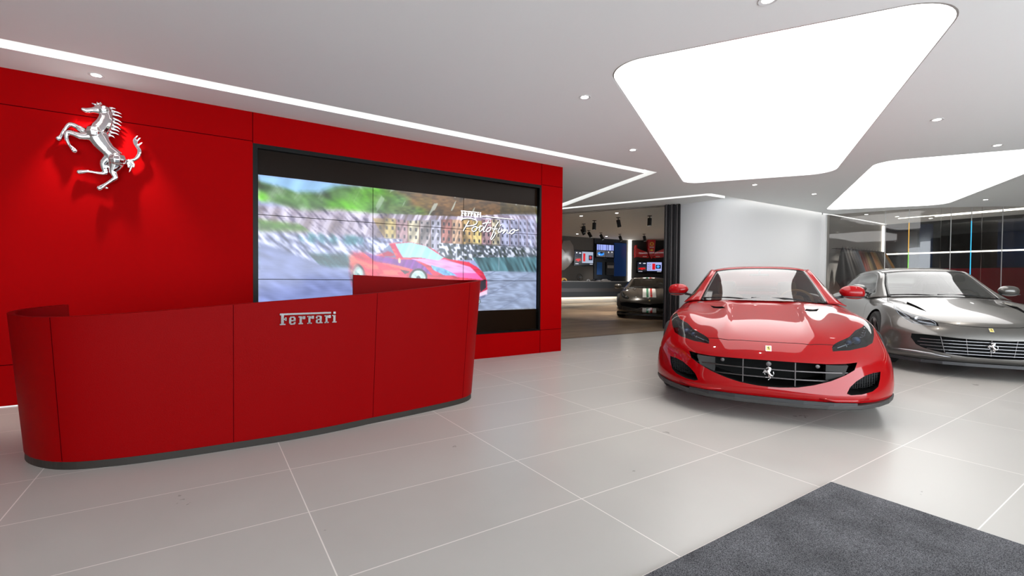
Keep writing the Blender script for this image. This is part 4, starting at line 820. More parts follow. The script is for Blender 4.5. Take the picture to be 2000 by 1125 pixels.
def wheel(root, x, y, r, rim_m, w=.25, yellow=None):
    s = 1 if y > 0 else -1; e = empty('wheel', (x, y, r)); e.parent = root
    t = MB().lathe([(r * .76, -w / 2), (r * .93, -w / 2), (r * .985, -w / 2 + .02), (r, -w / 4), (r, w / 4), (r * .985, w / 2 - .02), (r * .93, w / 2), (r * .76, w / 2)], 40, ax='y', closed=True).build('tyre', rubber, e, smooth=True, angle=35)
    m = MB().lathe([(r * .77, w / 2 * s), (r * .74, w / 2 * s), (r * .72, (w / 2 - .02) * s), (r * .70, -w / 4 * s), (r * .77, -w / 2 * s)], 40, ax='y', closed=True); m.build('rim', rim_m, e, smooth=True, angle=35)
    for k in range(5):
        q = MB()
        for d in (-.11, .11):
            a = 2 * PI * k / 5 + .3; a2 = a + d; q.tube([(math.cos(a) * r * .08, (w / 2 - .05) * s, math.sin(a) * r * .08), (math.cos(a2) * r * .45, (w / 2 - .02) * s, math.sin(a2) * r * .45), (math.cos(a2 + d * .4) * r * .74, (w / 2 - .012) * s, math.sin(a2 + d * .4) * r * .74)], [.022, .016, .018], 6)
        q.build('spoke', rim_m, e, smooth=True)
    MB().lathe([(.0001, (w / 2 - .02) * s), (.032, (w / 2 - .022) * s), (.045, (w / 2 - .05) * s), (.045, 0)], 16, ax='y').build('hub_cap', yellow or dark_metal, e)
    MB().lathe([(.0001, .01 * s), (r * .58, .01 * s), (r * .58, -.02 * s), (.0001, -.02 * s)], 28, ax='y').build('brake_disc', satin_metal, e)
    return e
def side_mirror(root, x, y, z, paint, scale=1.):
    s = 1 if y > 0 else -1; e = empty('side_mirror', (x, y, z)); e.parent = root
    prof = [(.0, .0), (.02, .55), (.06, .9), (.13, 1.0), (.20, .92), (.235, .62), (.245, .0)]
    V = []; F = []; n = 16
    for t, q in prof:
        for k in range(n):
            a = 2 * PI * k / n; V.append((-.035 + .085 * math.cos(a) * max(q, .02) - .02 * t * 4, s * (t - .01), .080 * math.sin(a) * max(q, .02) + .010 - .012 * t / .24))
    for i in range(len(prof) - 1):
        for k in range(n): F.append((i * n + k, i * n + (k + 1) % n, (i + 1) * n + (k + 1) % n, (i + 1) * n + k))
    F += [tuple(range(n)), tuple((len(prof) - 1) * n + k for k in range(n))[::-1]]
    o = obj('shell', V, F, paint, e, smooth=True); fixn(o); q = o.modifiers.new('s', 'SUBSURF'); q.levels = q.render_levels = 1
    MB().tube([(-.02, s * .03, -.045), (.0, s * -.06, -.06), (.03, s * -.20, -.10)], [.016, .013, .018], 8).build('stalk', black_plastic, e, smooth=True)
    MB().lathe([(.0001, -.088), (.043, -.088), (.043, -.084)], 14, (0, 0, 0), 'x').build('mirror_glass', chrome, e).location = (-.02, s * .12, .006)
    q = MB(); q.box(-.09, .02, min(s * .02, s * .22), max(s * .02, s * .22), -.052, -.04); bev(q.build('lower_trim', black_plastic, e), .004)
    return e
def seatobj(root, x, y, m):
    q = MB(); q.prism([(-.32, -.22, 0), (.25, -.24, 0), (.28, .24, 0), (-.32, .22, 0)], (0, 0, -.10), (0, 0, .08)); e = empty('seat', (x, y, .42)); e.parent = root; bev(q.build('cushion', m, e, fix=True), .05, 3)
    q = MB(); q.prism([(-.25, -.23, .0), (-.25, .23, 0), (-.40, .19, .52), (-.40, -.19, .52)], (0, 0, 0), (-.12, 0, 0)); bev(q.build('backrest', m, e, fix=True), .04, 3)
    q = MB(); q.prism([(-.42, -.12, .52), (-.42, .12, .52), (-.44, .10, .70), (-.44, -.10, .70)], (0, 0, 0), (-.09, 0, 0)); bev(q.build('headrest', m, e, fix=True), .035, 3)
def cutters(items, m):
    q = MB()
    for loop, a, b in items: q.prism(loop, a, b)
    o = q.build('cutter', m, fix=True)
    bm = bmesh.new(); bm.from_mesh(o.data); bmesh.ops.triangulate(bm, faces=[f for f in bm.faces if len(f.verts) > 4]); bm.to_mesh(o.data); bm.free(); return o
def split_faces(me, name, test, m, parent, slot=0):
    # move the faces that pass the test out of me into a part of its own
    bm = bmesh.new(); bm.from_mesh(me); bm.faces.ensure_lookup_table()
    keep = [f for f in bm.faces if test(f)]
    if not keep: bm.free(); return None
    b2 = bm.copy(); b2.faces.ensure_lookup_table(); ks = {f.index for f in keep}
    bmesh.ops.delete(b2, geom=[f for f in b2.faces if f.index not in ks], context='FACES'); bmesh.ops.delete(bm, geom=keep, context='FACES')
    bm.to_mesh(me); bm.free(); m2 = bpy.data.meshes.new(name); b2.to_mesh(m2); b2.free(); m2.polygons.foreach_set('material_index', [0] * len(m2.polygons)); return link(name, m2, m, parent, smooth=True, angle=32)
red_paint = mat('car_red_paint', (.27, .0008, .0025), .35, coat=.75, spec=.04)
grey_paintc = mat('car_grey_paint', (.105, .098, .09), .3, .6, coat=.9)
black_paintc = mat('car_dark_paint', (.035, .028, .022), .25, .5, coat=1.)
tan = mat('tan_leather', (.52, .27, .10), .5); char = mat('charcoal_leather', (.03, .03, .03), .5)
lamp_led = mat('lamp_led', (.35, .37, .40), .15, .7); blue_lens = mat('projector_lens', (.05, .10, .22), .03, .3, coat=1.)
yellow_badge = mat('badge_yellow', (.78, .60, .16), .35); 
POSES = dict(A=((4.595, 2.478, 0), 3.6828), B=((8.427, 1.94, 0), 3.6829), C=((11.365, 9.643, 0), 3.858))

def table_B():
    T = table_A(); D = T['deck']
    D[0] = [(.93, 0, .555), (.925, .2, .555), (.90, .38, .56), (.84, .55, .57), (.73, .70, .585), (.52, .83, .61)]
    D[1] = [(.85, 0, .655), (.84, .2, .655), (.81, .38, .66), (.73, .55, .675), (.58, .70, .70), (.36, .845, .70)]
    D[2] = [(.58, 0, .755), (.57, .2, .757), (.53, .38, .757), (.45, .54, .76), (.32, .70, .79), (.16, .86, .785)]
    D[3] = [(.2, 0, .83), (.19, .2, .835), (.15, .36, .825), (.10, .53, .815), (.04, .69, .855), (-.05, .872, .82)]
    D[4] = [(-.10, 0, .885), (-.11, .2, .888), (-.16, .36, .875), (-.22, .53, .85), (-.3, .69, .872), (-.35, .88, .825)]
    D[5] = [(-.34, 0, .935), (-.37, .2, .935), (-.44, .38, .925), (-.53, .56, .91), (-.62, .73, .893), (-.68, .87, .825)]
    T['front'][0] = [(.955, 0, .475), (.95, .2, .475), (.93, .42, .48), (.87, .60, .49), (.74, .76, .51), (.52, .875, .53)]
    T['front'][1] = [(.985, 0, .30), (.98, .22, .30), (.95, .44, .31), (.87, .63, .33), (.71, .79, .36), (.50, .91, .38)]
    st = lambda x: x if x > -.9 else -.9 + (x + .9) * (2.99 - .9) / (2.67 - .9)
    for i in range(6, len(D)): D[i] = [(st(x), y, z + .01) for x, y, z in D[i]]
    T['side'] = [[(st(x), y, z) for x, y, z in r] for r in T['side']]; T['rear'] = [[(st(x), y, z) for x, y, z in r] for r in T['rear']]
    T['crease'] = [(('d', i, 3), ('d', i + 1, 3), .35) for i in range(1, 5)] + [c for c in T['crease'] if c[0][0] != 'd']
    T['green'] = [[(-.34, 0, .93), (-.37, .2, .93), (-.47, .42, .922), (-.63, .655, .908), (-.70, .75, .90), (-.76, .82, .88)],
         [(-.78, 0, 1.145), (-.80, .19, 1.14), (-.88, .39, 1.12), (-1.0, .60, 1.09), (-1.05, .67, 1.06), (-1.08, .82, .905)],
         [(-1.24, 0, 1.312), (-1.25, .19, 1.31), (-1.29, .36, 1.30), (-1.37, .52, 1.275), (-1.41, .585, 1.245), (-1.45, .825, .91)],
         [(-1.9, 0, 1.372), (-1.9, .19, 1.37), (-1.9, .37, 1.358), (-1.9, .54, 1.32), (-1.9, .62, 1.275), (-1.9, .83, .92)],
         [(-2.6, 0, 1.345), (-2.6, .19, 1.343), (-2.6, .36, 1.33), (-2.6, .52, 1.295), (-2.6, .61, 1.25), (-2.6, .82, .945)],
         [(-3.15, 0, 1.24), (-3.15, .19, 1.238), (-3.15, .36, 1.225), (-3.13, .50, 1.20), (-3.12, .59, 1.15), (-3.1, .78, .965)],
         [(-3.62, 0, 1.0), (-3.62, .19, 1.0), (-3.62, .36, .998), (-3.60, .50, .99), (-3.58, .60, .985), (-3.55, .72, .97)]]
    T['wb'] = 2.99; T['wr'] = .358; return T
def table_C():
    T = table_A()
    T['deck'] = [[(x, y, z - (.028 if z > .6 else .01) * (1 if y < .7 else .2)) for x, y, z in r] for r in T['deck']]
    T['front'][0] = [(.95, 0, .44), (.94, .2, .445), (.90, .40, .47), (.80, .60, .50), (.63, .77, .52), (.44, .89, .54)]
    T['green'] = [[(x, y, .872 + (z - .9) * .84) for x, y, z in r] for r in T['green']]
    T['wb'] = 2.65; return T
TR_COORDS = 0
#MARK

def g_assign(R, J):
    if R < 1.88 and J < 2.72: return 'windscreen'
    if R < 1.98 and J < 2.9: return 'windscreen_border'
    if R >= 4.15 and R < 5.8 and J < 2.75: return 'rear_window'
    if R >= 4.0 and J >= 3.0: return 'rear_pillar'
    if R > 1.98 and J < 3.0: return 'roof'
    if J < 3.95: return 'window_pillar'
    if R < .5: return 'quarter_panel' if False else 'window_pillar'
    return 'side_window'
def offset_ribbon(P, w):
    # closed thin loop around an open plan path (2D)
    P = [Vector(p) for p in P]; L_ = []; R_ = []
    for i, p in enumerate(P):
        d = (P[min(i + 1, len(P) - 1)] - P[max(i - 1, 0)]).normalized(); n = Vector((-d.y, d.x)); L_.append(p + n * w / 2); R_.append(p - n * w / 2)
    return L_ + R_[::-1]
def finish_car(kind, T, label, cat, paint, sp):
    loc, rz = POSES[kind]; root = empty('sports_car', loc, rz, label, cat, None)
    T['gmats'] = dict(windscreen=glass_car, side_window=glass_car, rear_window=glass_car, windscreen_border=black_gloss, **sp.get('gm', {}))
    dense = cage_object(T, sp['level']); dense.data.materials.append(paint)
    X = Vector((1, 0, 0)); items = []
    for s in (1, -1):
        mir = lambda P: [(x, y * s, z) for x, y, z in P]
        d = Vector((.65, .35 * s, .67)).normalized(); items.append((mir(sp['lamp']), d * .16, d * -.085))
        if sp.get('intake'): items.append((mir([(.45, y, z) for y, z in sp['intake']]), (0, 0, 0), (.7, 0, 0)))
        if sp.get('vent'): items.append((mir(sp['vent']), (0, 0, .05), (0, 0, -.025)))
        for cx in (0, -T['wb']):
            n = 40; r = T['wr'] + .03; items.append(([(cx + r * math.cos(2 * PI * k / n), .64 * s, T['wr'] + r * math.sin(2 * PI * k / n)) for k in range(n)], (0, 0, 0), (0, .5 * s, 0)))
    g = sp['grille']; items.append(([(sp.get('gx', .62), y, z) for y, z in g] + [(sp.get('gx', .62), -y, z) for y, z in g[::-1] if y > 0], (0, 0, 0), (.6, 0, 0)))
    cx0, cx1 = sp['cab']; items.append(([(cx0, .60, .42), (cx0, -.60, .42), (cx1, -.60, .42), (cx1, .60, .42)], (0, 0, 0), (0, 0, .8)))
    cut = cutters(items, black_void)
    # lamp covers: the body surface inside the lamp outline
    for s in (1, -1):
        d = Vector((.65, .35 * s, .67)).normalized(); c1 = cutters([([(x, y * s, z) for x, y, z in sp['lamp']], d * .16, d * -.05)], black_void)
        me = boolean(dense, c1, 'INTERSECT'); bm = bmesh.new(); bm.from_mesh(me); bmesh.ops.delete(bm, geom=[f for f in bm.faces if f.material_index != 0], context='FACES'); bm.to_mesh(me); bm.free(); me.materials.clear()
        hl = link('headlight', me, glass_lamp, root, smooth=True, angle=40); bpy.data.objects.remove(c1)
        led, prj = sp['lampin'](s); led.build('light_strip', sp.get('ledm', lamp_led), hl, smooth=True); prj.build('projector', sp.get('prjm', blue_lens), hl, smooth=True, angle=50)
    if sp.get('slits'):
        sl = []
        for s in (1, -1):
            for plan, P, a, b in sp['slits']:
                L_ = offset_ribbon(P, .0055)
                if plan == 'top': sl.append(([(p.x, p.y * s, 0) for p in L_], (0, 0, a), (0, 0, b)))
                else: sl.append(([(p.x, 0, p.y) for p in L_], (0, a * s, 0), (0, b * s, 0)))
    me = boolean(dense, cut); body = bpy.data.objects.new('t', me); C.objects.link(body)
    if sp.get('slits'):
        for it in sl:
            c2 = cutters([it], black_void); m2 = boolean(body, c2)
            if len(m2.polygons) > 100: body.data = m2
            bpy.data.objects.remove(c2)
    me = body.data.copy(); bpy.data.objects.remove(body); bpy.data.objects.remove(cut)
    hp = sp['hood']; hood2 = hp + [(x, -y) for x, y in hp[::-1]]
    nslot = [m.name if m else '' for m in me.materials]; ps = nslot.index(paint.name)
    split_faces(me, 'bonnet', lambda f: f.material_index == ps and f.normal.z > .2 and f.calc_center_median().z > .55 and in_poly(f.calc_center_median().x, f.calc_center_median().y, hood2), paint, root)
    for s in (1, -1):
        dp = sp['door']; split_faces(me, 'door', lambda f: f.material_index == ps and f.normal.y * s > .3 and in_poly(f.calc_center_median().x, f.calc_center_median().z, dp), paint, root)
    me.polygons.foreach_set('use_smooth', [True] * len(me.polygons)); me.set_sharp_from_angle(angle=math.radians(32)); me.name = 'body_shell'; bo = bpy.data.objects.new('body_shell', me); C.objects.link(bo); bo.parent = root
    bpy.data.objects.remove(dense)
    greenhouse(T, root, paint, sp.get('assign', g_assign))
    for cx in (0, -T['wb']):
        for s in (1, -1): wheel(root, cx, (sp.get('trk', .785) if cx == 0 else .83) * s, T['wr'], sp['rim'], yellow=yellow_badge)
    mx, my, mz = sp['mirror']
    for s in (1, -1): side_mirror(root, mx, my * s, mz, paint)
    # cabin
    seat_m = sp['seat']
    for s in (1, -1): seatobj(root, cx1 + .62 if kind == 'A' else -1.75, .36 * s, seat_m)
    q = MB(); q.prism([(cx0 + .0, -.66, .70), (cx0, .66, .70), (cx0, .66, .885), (cx0, -.66, .885)], (.10, 0, 0), (-.22, 0, 0)); bev(q.build('dashboard', sp['dash'], root, fix=True), .03, 2)
    e = empty('steering_wheel', (cx0 - .30, .36, .87)); e.parent = root; e.rotation_euler = (0, math.radians(22), 0)
    MB().tube([(0, .17 * math.cos(2 * PI * k / 24), .17 * math.sin(2 * PI * k / 24)) for k in range(25)], .014, 8, cap=False).build('rim', sp['wheelm'], e, smooth=True); MB().tube([(0, -.16, 0), (.01, 0, 0), (0, .16, 0)], [.014, .03, .014], 6).build('spoke', sp['wheelm'], e)
    q = MB(); q.tube([(sp['rv'][0], -.10, sp['rv'][1]), (sp['rv'][0], .10, sp['rv'][1])], .026, 8, flat=.5); q.tube([(sp['rv'][0], 0, sp['rv'][1]), (sp['rv'][0] + .04, 0, sp['rv'][1] + .05)], .012, 6); q.build('rear_view_mirror', black_plastic, root, smooth=True, angle=50)
    # wipers
    G = T['green']
    for y0, y1 in ((.52, -.10), (-.05, -.60)):
        def wp(y, k): 
            a = abs(y); x = np.interp(a, [0, .2, .42, .655, .74], [p[0] for p in G[0][:5]]); z = np.interp(a, [0, .2, .42, .655, .74], [p[2] for p in G[0][:5]]); return (x - .04 + k * .02, y, z + .028 - k * .02)
        MB().tube([wp(y0, 1.4), wp(y0 * .7 + y1 * .3, .5), wp((y0 + y1) / 2, 0), wp(y1, 0)], [.009, .008, .007, .005], 6).build('wiper', black_matte, root)
    return root
def path_box(P, h0, h1, o0, o1):
    # bar following a plan path: list of (x,y), heights h0,h1 lists, outward offsets
    mb = MB(); n = len(P); V = []
    for i, (x, y) in enumerate(P):
        a = Vector(P[max(i - 1, 0)]); b = Vector(P[min(i + 1, n - 1)]); d = (b - a).normalized(); nn = Vector((d.y, -d.x)); 
        if nn.x < 0: nn = -nn
        p = Vector((x, y)); z0 = h0[i] if isinstance(h0, list) else h0; z1 = h1[i] if isinstance(h1, list) else h1
        A = p + nn * o0; B = p + nn * o1; V += [(A.x, A.y, z0), (B.x, B.y, z0), (B.x, B.y, z1), (A.x, A.y, z1)]
    F = [(i * 4 + k, i * 4 + (k + 1) % 4, (i + 1) * 4 + (k + 1) % 4, (i + 1) * 4 + k) for i in range(n - 1) for k in range(4)] + [(0, 1, 2, 3), ((n - 1) * 4 + 3, (n - 1) * 4 + 2, (n - 1) * 4 + 1, (n - 1) * 4)]
    return mb.add(V, F)
def both(P, z):  # mirror a half path (center to side) into a full one
    Q = [(x, -y) for x, y in P[::-1]] + [(x, y) for x, y in P if y > 1e-6]
    if isinstance(z, list): return Q, z[::-1] + z[1:]
    return Q, z
def badge(root, x, z, tilt):
    b = MB().prism([(0, -.020, -.027), (0, .020, -.027), (0, .020, .027), (0, -.020, .027)], (0, 0, 0), (.006, 0, 0)).build('badge', chrome, root, fix=True); b.location = (x, 0, z); b.rotation_euler = (0, -tilt, 0)
    MB().prism([(.006, -.016, -.023), (.006, .016, -.023), (.006, .016, .023), (.006, -.016, .023)], (0, 0, 0), (.0015, 0, 0)).build('badge_face', yellow_badge, b, fix=True)
    h = bpy.data.objects.new('badge_horse', horse_small.copy()); C.objects.link(h); h.data.materials.clear(); h.data.materials.append(black_plastic); h.parent = b; h.scale = (.042, .02, .042); h.rotation_euler = (0, 0, PI / 2); h.location = (.008, 0, -.002)
def grille_horse(root, x, z, s, m=satin_metal):
    h = bpy.data.objects.new('horse_ornament', horse_small); C.objects.link(h); h.parent = root; h.scale = (s, s, s); h.rotation_euler = (0, 0, PI / 2); h.location = (x, 0, z)

# --- red car
def lampA(s):
    a = MB(); a.tube([(.665, .50 * s, .588), (.52, .62 * s, .617), (.33, .745 * s, .665), (.15, .80 * s, .722)], .005, 6)
    a.tube([(.60, .575 * s, .592), (.57, .565 * s, .622)], .006, 6)
    for k in range(5): t = k / 4; a.tube([(.40 - .2 * t, (.70 + .07 * t) * s, .66 + .06 * t), (.37 - .2 * t, (.73 + .06 * t) * s, .655 + .06 * t)], .004, 5)
    b = MB(); b.lathe([(.0001, .032), (.022, .026), (.034, .008), (.036, -.03), (.0001, -.03)], 18, (.455, .665 * s, .635), 'x'); b.lathe([(.0001, .028), (.016, .022), (.024, .006), (.025, -.02), (.0001, -.02)], 18, (.53, .60 * s, .62), 'x'); return a, b
lamp_A = [(.772, .454, .571), (.735, .452, .595), (.705, .468, .617), (.66, .503, .636), (.53, .605, .672), (.39, .668, .712), (.29, .735, .735), (.22, .765, .752), (.13, .79, .775), (.05, .805, .795), (.05, .85, .775), (.11, .85, .74), (.32, .812, .67), (.45, .775, .62), (.56, .71, .60), (.69, .58, .578)]
hoodA = [(.806, 0), (.80, .14), (.779, .30), (.713, .46), (.66, .503), (.53, .605), (.39, .668), (.29, .735), (.22, .765), (.13, .79), (.05, .805), (-.20, .80), (-.50, .79), (-.72, .765), (-.62, .64), (-.47, .42), (-.37, .2), (-.35, 0)]
slitsA = [('top', [(.806, -.01), (.80, .14), (.779, .30), (.708, .468)], .50, 1.2), ('top', [(.08, .803), (-.20, .80), (-.50, .79), (-.74, .768)], .62, 1.2),
          ('side', [(-.66, .86), (-.60, .70), (-.62, .50), (-.72, .30), (-1.40, .28), (-1.95, .30), (-2.0, .50), (-1.92, .90)], .80, 1.1)]
specA = dict(level=3, lamp=lamp_A, lampin=lampA, grille=[(0, .487), (.26, .484), (.42, .481), (.525, .484), (.62, .494), (.595, .438), (.525, .400), (.425, .357), (.305, .320), (.20, .297), (.08, .285), (0, .283)], gx=.62,
    intake=[(.795, .416), (.735, .412), (.67, .395), (.603, .357), (.555, .315), (.53, .268), (.56, .257), (.635, .260), (.72, .278), (.767, .308), (.787, .365)], vent=[(-.29, .50, .85), (-.17, .435, .85), (-.10, .37, .842), (.008, .34, .827), (-.03, .39, .825), (-.13, .46, .83)],
    slits=slitsA, hood=hoodA, door=[(-.66, .86), (-.60, .70), (-.62, .50), (-.72, .30), (-1.40, .28), (-1.95, .30), (-2.0, .50), (-1.92, .90)], cab=(-.62, -2.15), rim=satin_metal, mirror=(-1.05, .80, 1.005), seat=tan, dash=char, wheelm=tan, rv=(-1.12, 1.20))
carA = finish_car('A', table_A(), 'glossy red sports car with a wide grille and tan seats under the big ceiling panel', 'car', red_paint, specA)
# grille fittings
fx = lambda y, z: float(np.interp(abs(y), [0, .2, .4, .5, .58, .64], [.955, .95, .905, .865, .82, .76])) 
gr = MB()
for z, w in ((.416, .55), (.350, .47)):
    P = [(fx(y, z) - .02, y) for y in np.linspace(-w, w, 21)]; o = path_box(P, z - .004, z + .004, -.03, 0).build('grille_bar', dark_metal, carA)
for y in (-.185, .185): MB().box(fx(y, 0) - .055, fx(y, 0) - .015, y - .004, y + .004, .29, .482).build('grille_bar', dark_metal, carA)
for s in (1, -1):
    q = MB(); q.prism([(.70, .40 * s, .47), (.70, .545 * s, .475), (.70, .52 * s, .39), (.70, .40 * s, .345)], (0, 0, 0), (.14, 0, 0)); q.build('duct', carbon_grey, carA, fix=True)
    MB().lathe([(.0001, .006), (.014, .005), (.018, 0), (.0001, 0)], 14, (.875, .34 * s, .458), 'x').build('sensor', dark_metal, carA)
    m_ = MB()
    for k in range(12): z = .262 + k * .0125; m_.box(.60, .606, min(.53 * s, .80 * s), max(.53 * s, .80 * s), z, z + .003)
    for k in range(18): y = (.53 + k * .0155) * s; m_.box(.598, .604, y - .0015, y + .0015, .255, .415)
    m_.build('intake_mesh', black_plastic, carA)
MB().lathe([(.0001, .006), (.018, .005), (.022, 0), (.0001, 0)], 14, (.925, 0, .457), 'x').build('camera_sensor', dark_metal, carA)
grille_horse(carA, .955, .383, .135)
badge(carA, .868, .572, .80)
P, z0 = both([(.985, 0), (.983, .12), (.98, .24), (.96, .40), (.925, .50), (.86, .63), (.73, .765), (.61, .85), (.50, .90), (.40, .93)], [.142, .142, .143, .145, .147, .150, .158, .166, .176, .185])
_, z1 = both([(1, k) for k in range(10)], [.172, .172, .173, .175, .178, .184, .192, .200, .208, .214])
sp_ = path_box(P, z0, z1, -.10, .008).build('front_splitter', carbon_grey, carA, fix=True); bev(sp_, .006)
P, z = both([(.985, 0), (.98, .24), (.95, .44), (.88, .60)], .19); path_box(P, .172, .200, -.06, .004).build('lower_lip', black_plastic, carA, fix=True)
for s in (1, -1):   # flick above the splitter
    q = MB(); q.tube([(.955, .345 * s, .225), (.925, .45 * s, .212), (.87, .58 * s, .213), (.79, .69 * s, .222)], [.006, .016, .016, .006], 8); q.build('bumper_flick', red_paint, carA, smooth=True)
    MB().prism([(.05, .955 * s, 0), (-.6, .93 * s, 0), (-2.2, .95 * s, 0), (-2.2, .80 * s, 0), (.0, .80 * s, 0)], (0, 0, .14), (0, 0, .165)).build('side_sill', carbon_grey, carA, fix=True)

# --- grey car
def lampB(s):
    a = MB(); a.tube([(.80, .47 * s, .606), (.70, .56 * s, .625), (.60, .63 * s, .645)], .012, 6)
    for k in range(9): t = k / 8; a.tube([(.56 - .34 * t, (.655 + .06 * t) * s, .665 + .105 * t), (.54 - .34 * t, (.67 + .055 * t) * s, .675 + .105 * t)], .008, 5)
    b = MB(); b.lathe([(.0001, .03), (.03, .024), (.042, .006), (.044, -.03), (.0001, -.03)], 18, (.63, .60 * s, .648), 'x')
    d = Vector((.65, .35 * s, .67)).normalized(); c = Vector((.52, .63 * s, .69)); P = [c + (Vector((x, y * s, z)) - c) * .90 for x, y, z in lamp_B]; n = len(P)
    for i in range(n): a.tube([P[i] - d * .012, P[(i + 1) % n] - d * .012], .006, 5)
    b.add([p - d * .055 for p in P] + [c - d * .06], [(i, (i + 1) % n, n) for i in range(n)]); return a, b
lamp_B = [(.842, .448, .595), (.80, .446, .632), (.739, .478, .662), (.64, .562, .692), (.538, .632, .718), (.385, .694, .756), (.21, .705, .802), (.092, .72, .824), (.26, .752, .779), (.435, .752, .719), (.587, .722, .659), (.709, .668, .608), (.784, .575, .597)]
hoodB = [(.885, 0), (.88, .13), (.86, .27), (.80, .44), (.739, .478), (.64, .562), (.538, .632), (.385, .694), (.21, .705), (.092, .72), (-.186, .715), (-.60, .71), (-.70, .70), (-.60, .63), (-.44, .42), (-.35, .2), (-.33, 0)]
doorB = [(-.66, .87), (-.62, .70), (-.64, .50), (-.74, .30), (-1.5, .28), (-2.15, .30), (-2.22, .50), (-2.12, .92)]
chromeg = mat('bright_grille_metal', (.25, .25, .26), .3, 1.)
specB = dict(ledm=mat('lamp_bezel', (.75, .75, .76), .25, .2), level=3, lamp=lamp_B, lampin=lampB, prjm=satin_metal, grille=[(0, .460), (.15, .461), (.30, .468), (.44, .479), (.576, .490), (.692, .487), (.70, .44), (.66, .36), (.60, .325), (.51, .300), (.37, .272), (.23, .256), (0, .252)], gx=.66,
    slits=[('top', [(.885, -.01), (.88, .13), (.86, .27), (.795, .448)], .52, 1.2), ('top', [(.10, .718), (-.186, .715), (-.60, .71), (-.80, .70)], .70, 1.2), ('side', doorB, .80, 1.1)],
    vent=[(-.16, .50, .85), (.224, .475, .80), (.495, .465, .75), (.364, .51, .77), (.044, .56, .825)], hood=hoodB, door=doorB, cab=(-.60, -3.0), rim=dark_metal, mirror=(-1.03, .79, 1.008), seat=char, dash=black_matte, wheelm=char, rv=(-1.20, 1.225))
carB = finish_car('B', table_B(), 'dark metallic grey sports coupe parked at the right edge behind the red car', 'car', grey_paintc, specB)
fb_ = lambda y: float(np.interp(abs(y), [0, .2, .4, .5, .6, .7], [.96, .955, .925, .89, .845, .79]))
for z, w in ((.432, .62), (.395, .64), (.357, .62), (.318, .56), (.282, .40)):
    P = [(fb_(y) - .018, y) for y in np.linspace(-w, w, 25)]; path_box(P, z - .003, z + .003, -.03, 0).build('grille_bar', chromeg, carB)
for y in (-.40, -.2, 0, .2, .40): MB().prism([(fb_(y) - .055, y - .003, .27), (fb_(y) - .055, y + .003, .27), (fb_(y) - .04, y * 1.12 + .003, .475), (fb_(y) - .04, y * 1.12 - .003, .475)], (0, 0, 0), (.02, 0, 0)).build('grille_bar', dark_metal, carB, fix=True)
grille_horse(carB, .975, .375, .155, chromeg); badge(carB, .915, .572, .75)
for s in (1, -1):
    q = MB(); q.tube([(.55, .875 * s, .268), (.70, .785 * s, .270), (.83, .655 * s, .268), (.915, .52 * s, .258), (.965, .37 * s, .238)], [.006, .016, .020, .018, .006], 8); q.build('bumper_strip', chromeg, carB, smooth=True)
    MB().prism([(.05, .955 * s, 0), (-.6, .93 * s, 0), (-2.5, .95 * s, 0), (-2.5, .80 * s, 0), (.0, .80 * s, 0)], (0, 0, .14), (0, 0, .165)).build('side_sill', carbon_grey, carB, fix=True)
P, z0 = both([(.99, 0), (.985, .24), (.955, .44), (.88, .62), (.74, .77), (.55, .88), (.42, .925)], [.148] * 7); path_box(P, .150, .186, -.10, .01).build('front_splitter', black_plastic, carB, fix=True)

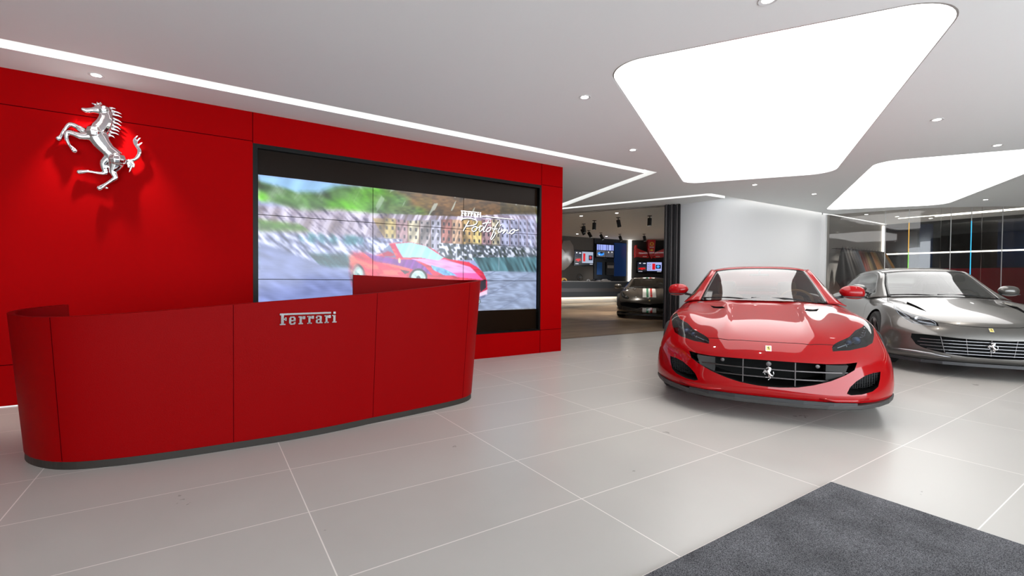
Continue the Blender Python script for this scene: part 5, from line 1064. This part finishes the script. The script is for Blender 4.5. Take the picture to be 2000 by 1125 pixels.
# --- dark striped car in the back room
def livery():
    m = mat('striped_dark_paint', (.05, .042, .034), .25, .35, coat=1.); nt = m.node_tree; b = nt.nodes['Principled BSDF']
    tc = N(nt, 'ShaderNodeTexCoord'); sx = N(nt, 'ShaderNodeSeparateXYZ'); nt.links.new(tc.outputs['Object'], sx.inputs[0])
    mr = N(nt, 'ShaderNodeMapRange'); mr.inputs[1].default_value = -.19; mr.inputs[2].default_value = .19; nt.links.new(sx.outputs['Y'], mr.inputs[0])
    r = N(nt, 'ShaderNodeValToRGB'); r.color_ramp.interpolation = 'CONSTANT'; cr = r.color_ramp; wh = (.80, .79, .76, 1)
    cr.elements[0].position = 0; cr.elements[0].color = wh; cr.elements[1].position = .28; cr.elements[1].color = (.0, .22, .10, 1)
    for p, c in ((.43, wh), (.57, (.62, .01, .015, 1)), (.72, wh)): e = cr.elements.new(p); e.color = c
    nt.links.new(mr.outputs[0], r.inputs[0])
    def cmp(sock, lo, hi):
        a = N(nt, 'ShaderNodeMath', operation='GREATER_THAN'); a.inputs[1].default_value = lo; c = N(nt, 'ShaderNodeMath', operation='LESS_THAN'); c.inputs[1].default_value = hi; d = N(nt, 'ShaderNodeMath', operation='MULTIPLY')
        nt.links.new(sock, a.inputs[0]); nt.links.new(sock, c.inputs[0]); nt.links.new(a.outputs[0], d.inputs[0]); nt.links.new(c.outputs[0], d.inputs[1]); return d
    def mul(a, c): d = N(nt, 'ShaderNodeMath', operation='MULTIPLY'); nt.links.new(a.outputs[0], d.inputs[0]); nt.links.new(c.outputs[0], d.inputs[1]); return d
    def mx(a, c): d = N(nt, 'ShaderNodeMath', operation='MAXIMUM'); nt.links.new(a.outputs[0], d.inputs[0]); nt.links.new(c.outputs[0], d.inputs[1]); return d
    yb = cmp(sx.outputs['Y'], -.19, .19); hood = mul(cmp(sx.outputs['Z'], .60, .95), cmp(sx.outputs['X'], -.30, .74)); low = cmp(sx.outputs['Z'], .10, .325); roof = cmp(sx.outputs['Z'], 1.12, 1.4)
    msk = mul(yb, mx(mx(hood, low), roof)); mix = N(nt, 'ShaderNodeMix', data_type='RGBA'); mix.inputs[6].default_value = (.05, .042, .034, 1)
    nt.links.new(msk.outputs[0], mix.inputs[0]); nt.links.new(r.outputs[0], mix.inputs[7]); nt.links.new(mix.outputs[2], b.inputs['Base Color'])
    iv = N(nt, 'ShaderNodeMath', operation='SUBTRACT'); iv.inputs[0].default_value = 1; nt.links.new(msk.outputs[0], iv.inputs[1]); m2 = N(nt, 'ShaderNodeMath', operation='MULTIPLY'); m2.inputs[1].default_value = .4; nt.links.new(iv.outputs[0], m2.inputs[0]); nt.links.new(m2.outputs[0], b.inputs['Metallic']); return m
liv = livery()
def lampC(s):
    a = MB(); a.tube([(.62, .62 * s, .575), (.50, .72 * s, .60), (.34, .78 * s, .655), (.1, .80 * s, .74)], .012, 6)
    b = MB(); b.lathe([(.0001, .03), (.03, .024), (.042, .006), (.044, -.03), (.0001, -.03)], 16, (.50, .66 * s, .615), 'x'); return a, b
lamp_C = [(.70, .60, .553), (.66, .575, .59), (.587, .583, .622), (.45, .65, .665), (.36, .695, .690), (.10, .77, .762), (-.05, .80, .785), (.10, .835, .735), (.34, .82, .65), (.48, .78, .60), (.60, .71, .565)]
specC = dict(level=2, lamp=lamp_C, lampin=lampC, prjm=satin_metal, grille=[(0, .43), (.174, .445), (.404, .472), (.64, .480), (.80, .46), (.84, .42), (.80, .36), (.60, .335), (.35, .30), (.2, .345), (0, .345)], gx=.55,
    hood=[(.85, 0), (.80, .3), (.65, .55), (.40, .66), (.1, .75), (-.3, .78), (-.62, .74), (-.47, .42), (-.36, 0)], door=[(-.66, .86), (-.60, .70), (-.62, .50), (-.72, .30), (-1.40, .28), (-1.95, .30), (-2.0, .50), (-1.92, .90)], cab=(-.60, -1.9), rim=dark_metal, mirror=(-.76, .86, .92), seat=char, dash=black_matte, wheelm=char, rv=(-1.12, 1.12), trk=.82)
carC = finish_car('C', table_C(), 'dark sports car with green, white and red bonnet stripes in the wooden-floored back room', 'car', liv, specC)
badge(carC, .895, .535, .75)
P, z0 = both([(.99, 0), (.985, .24), (.955, .44), (.88, .62), (.74, .77), (.55, .88), (.42, .925)], [.148] * 7); path_box(P, .110, .150, -.10, .02).build('front_splitter', black_plastic, carC, fix=True)
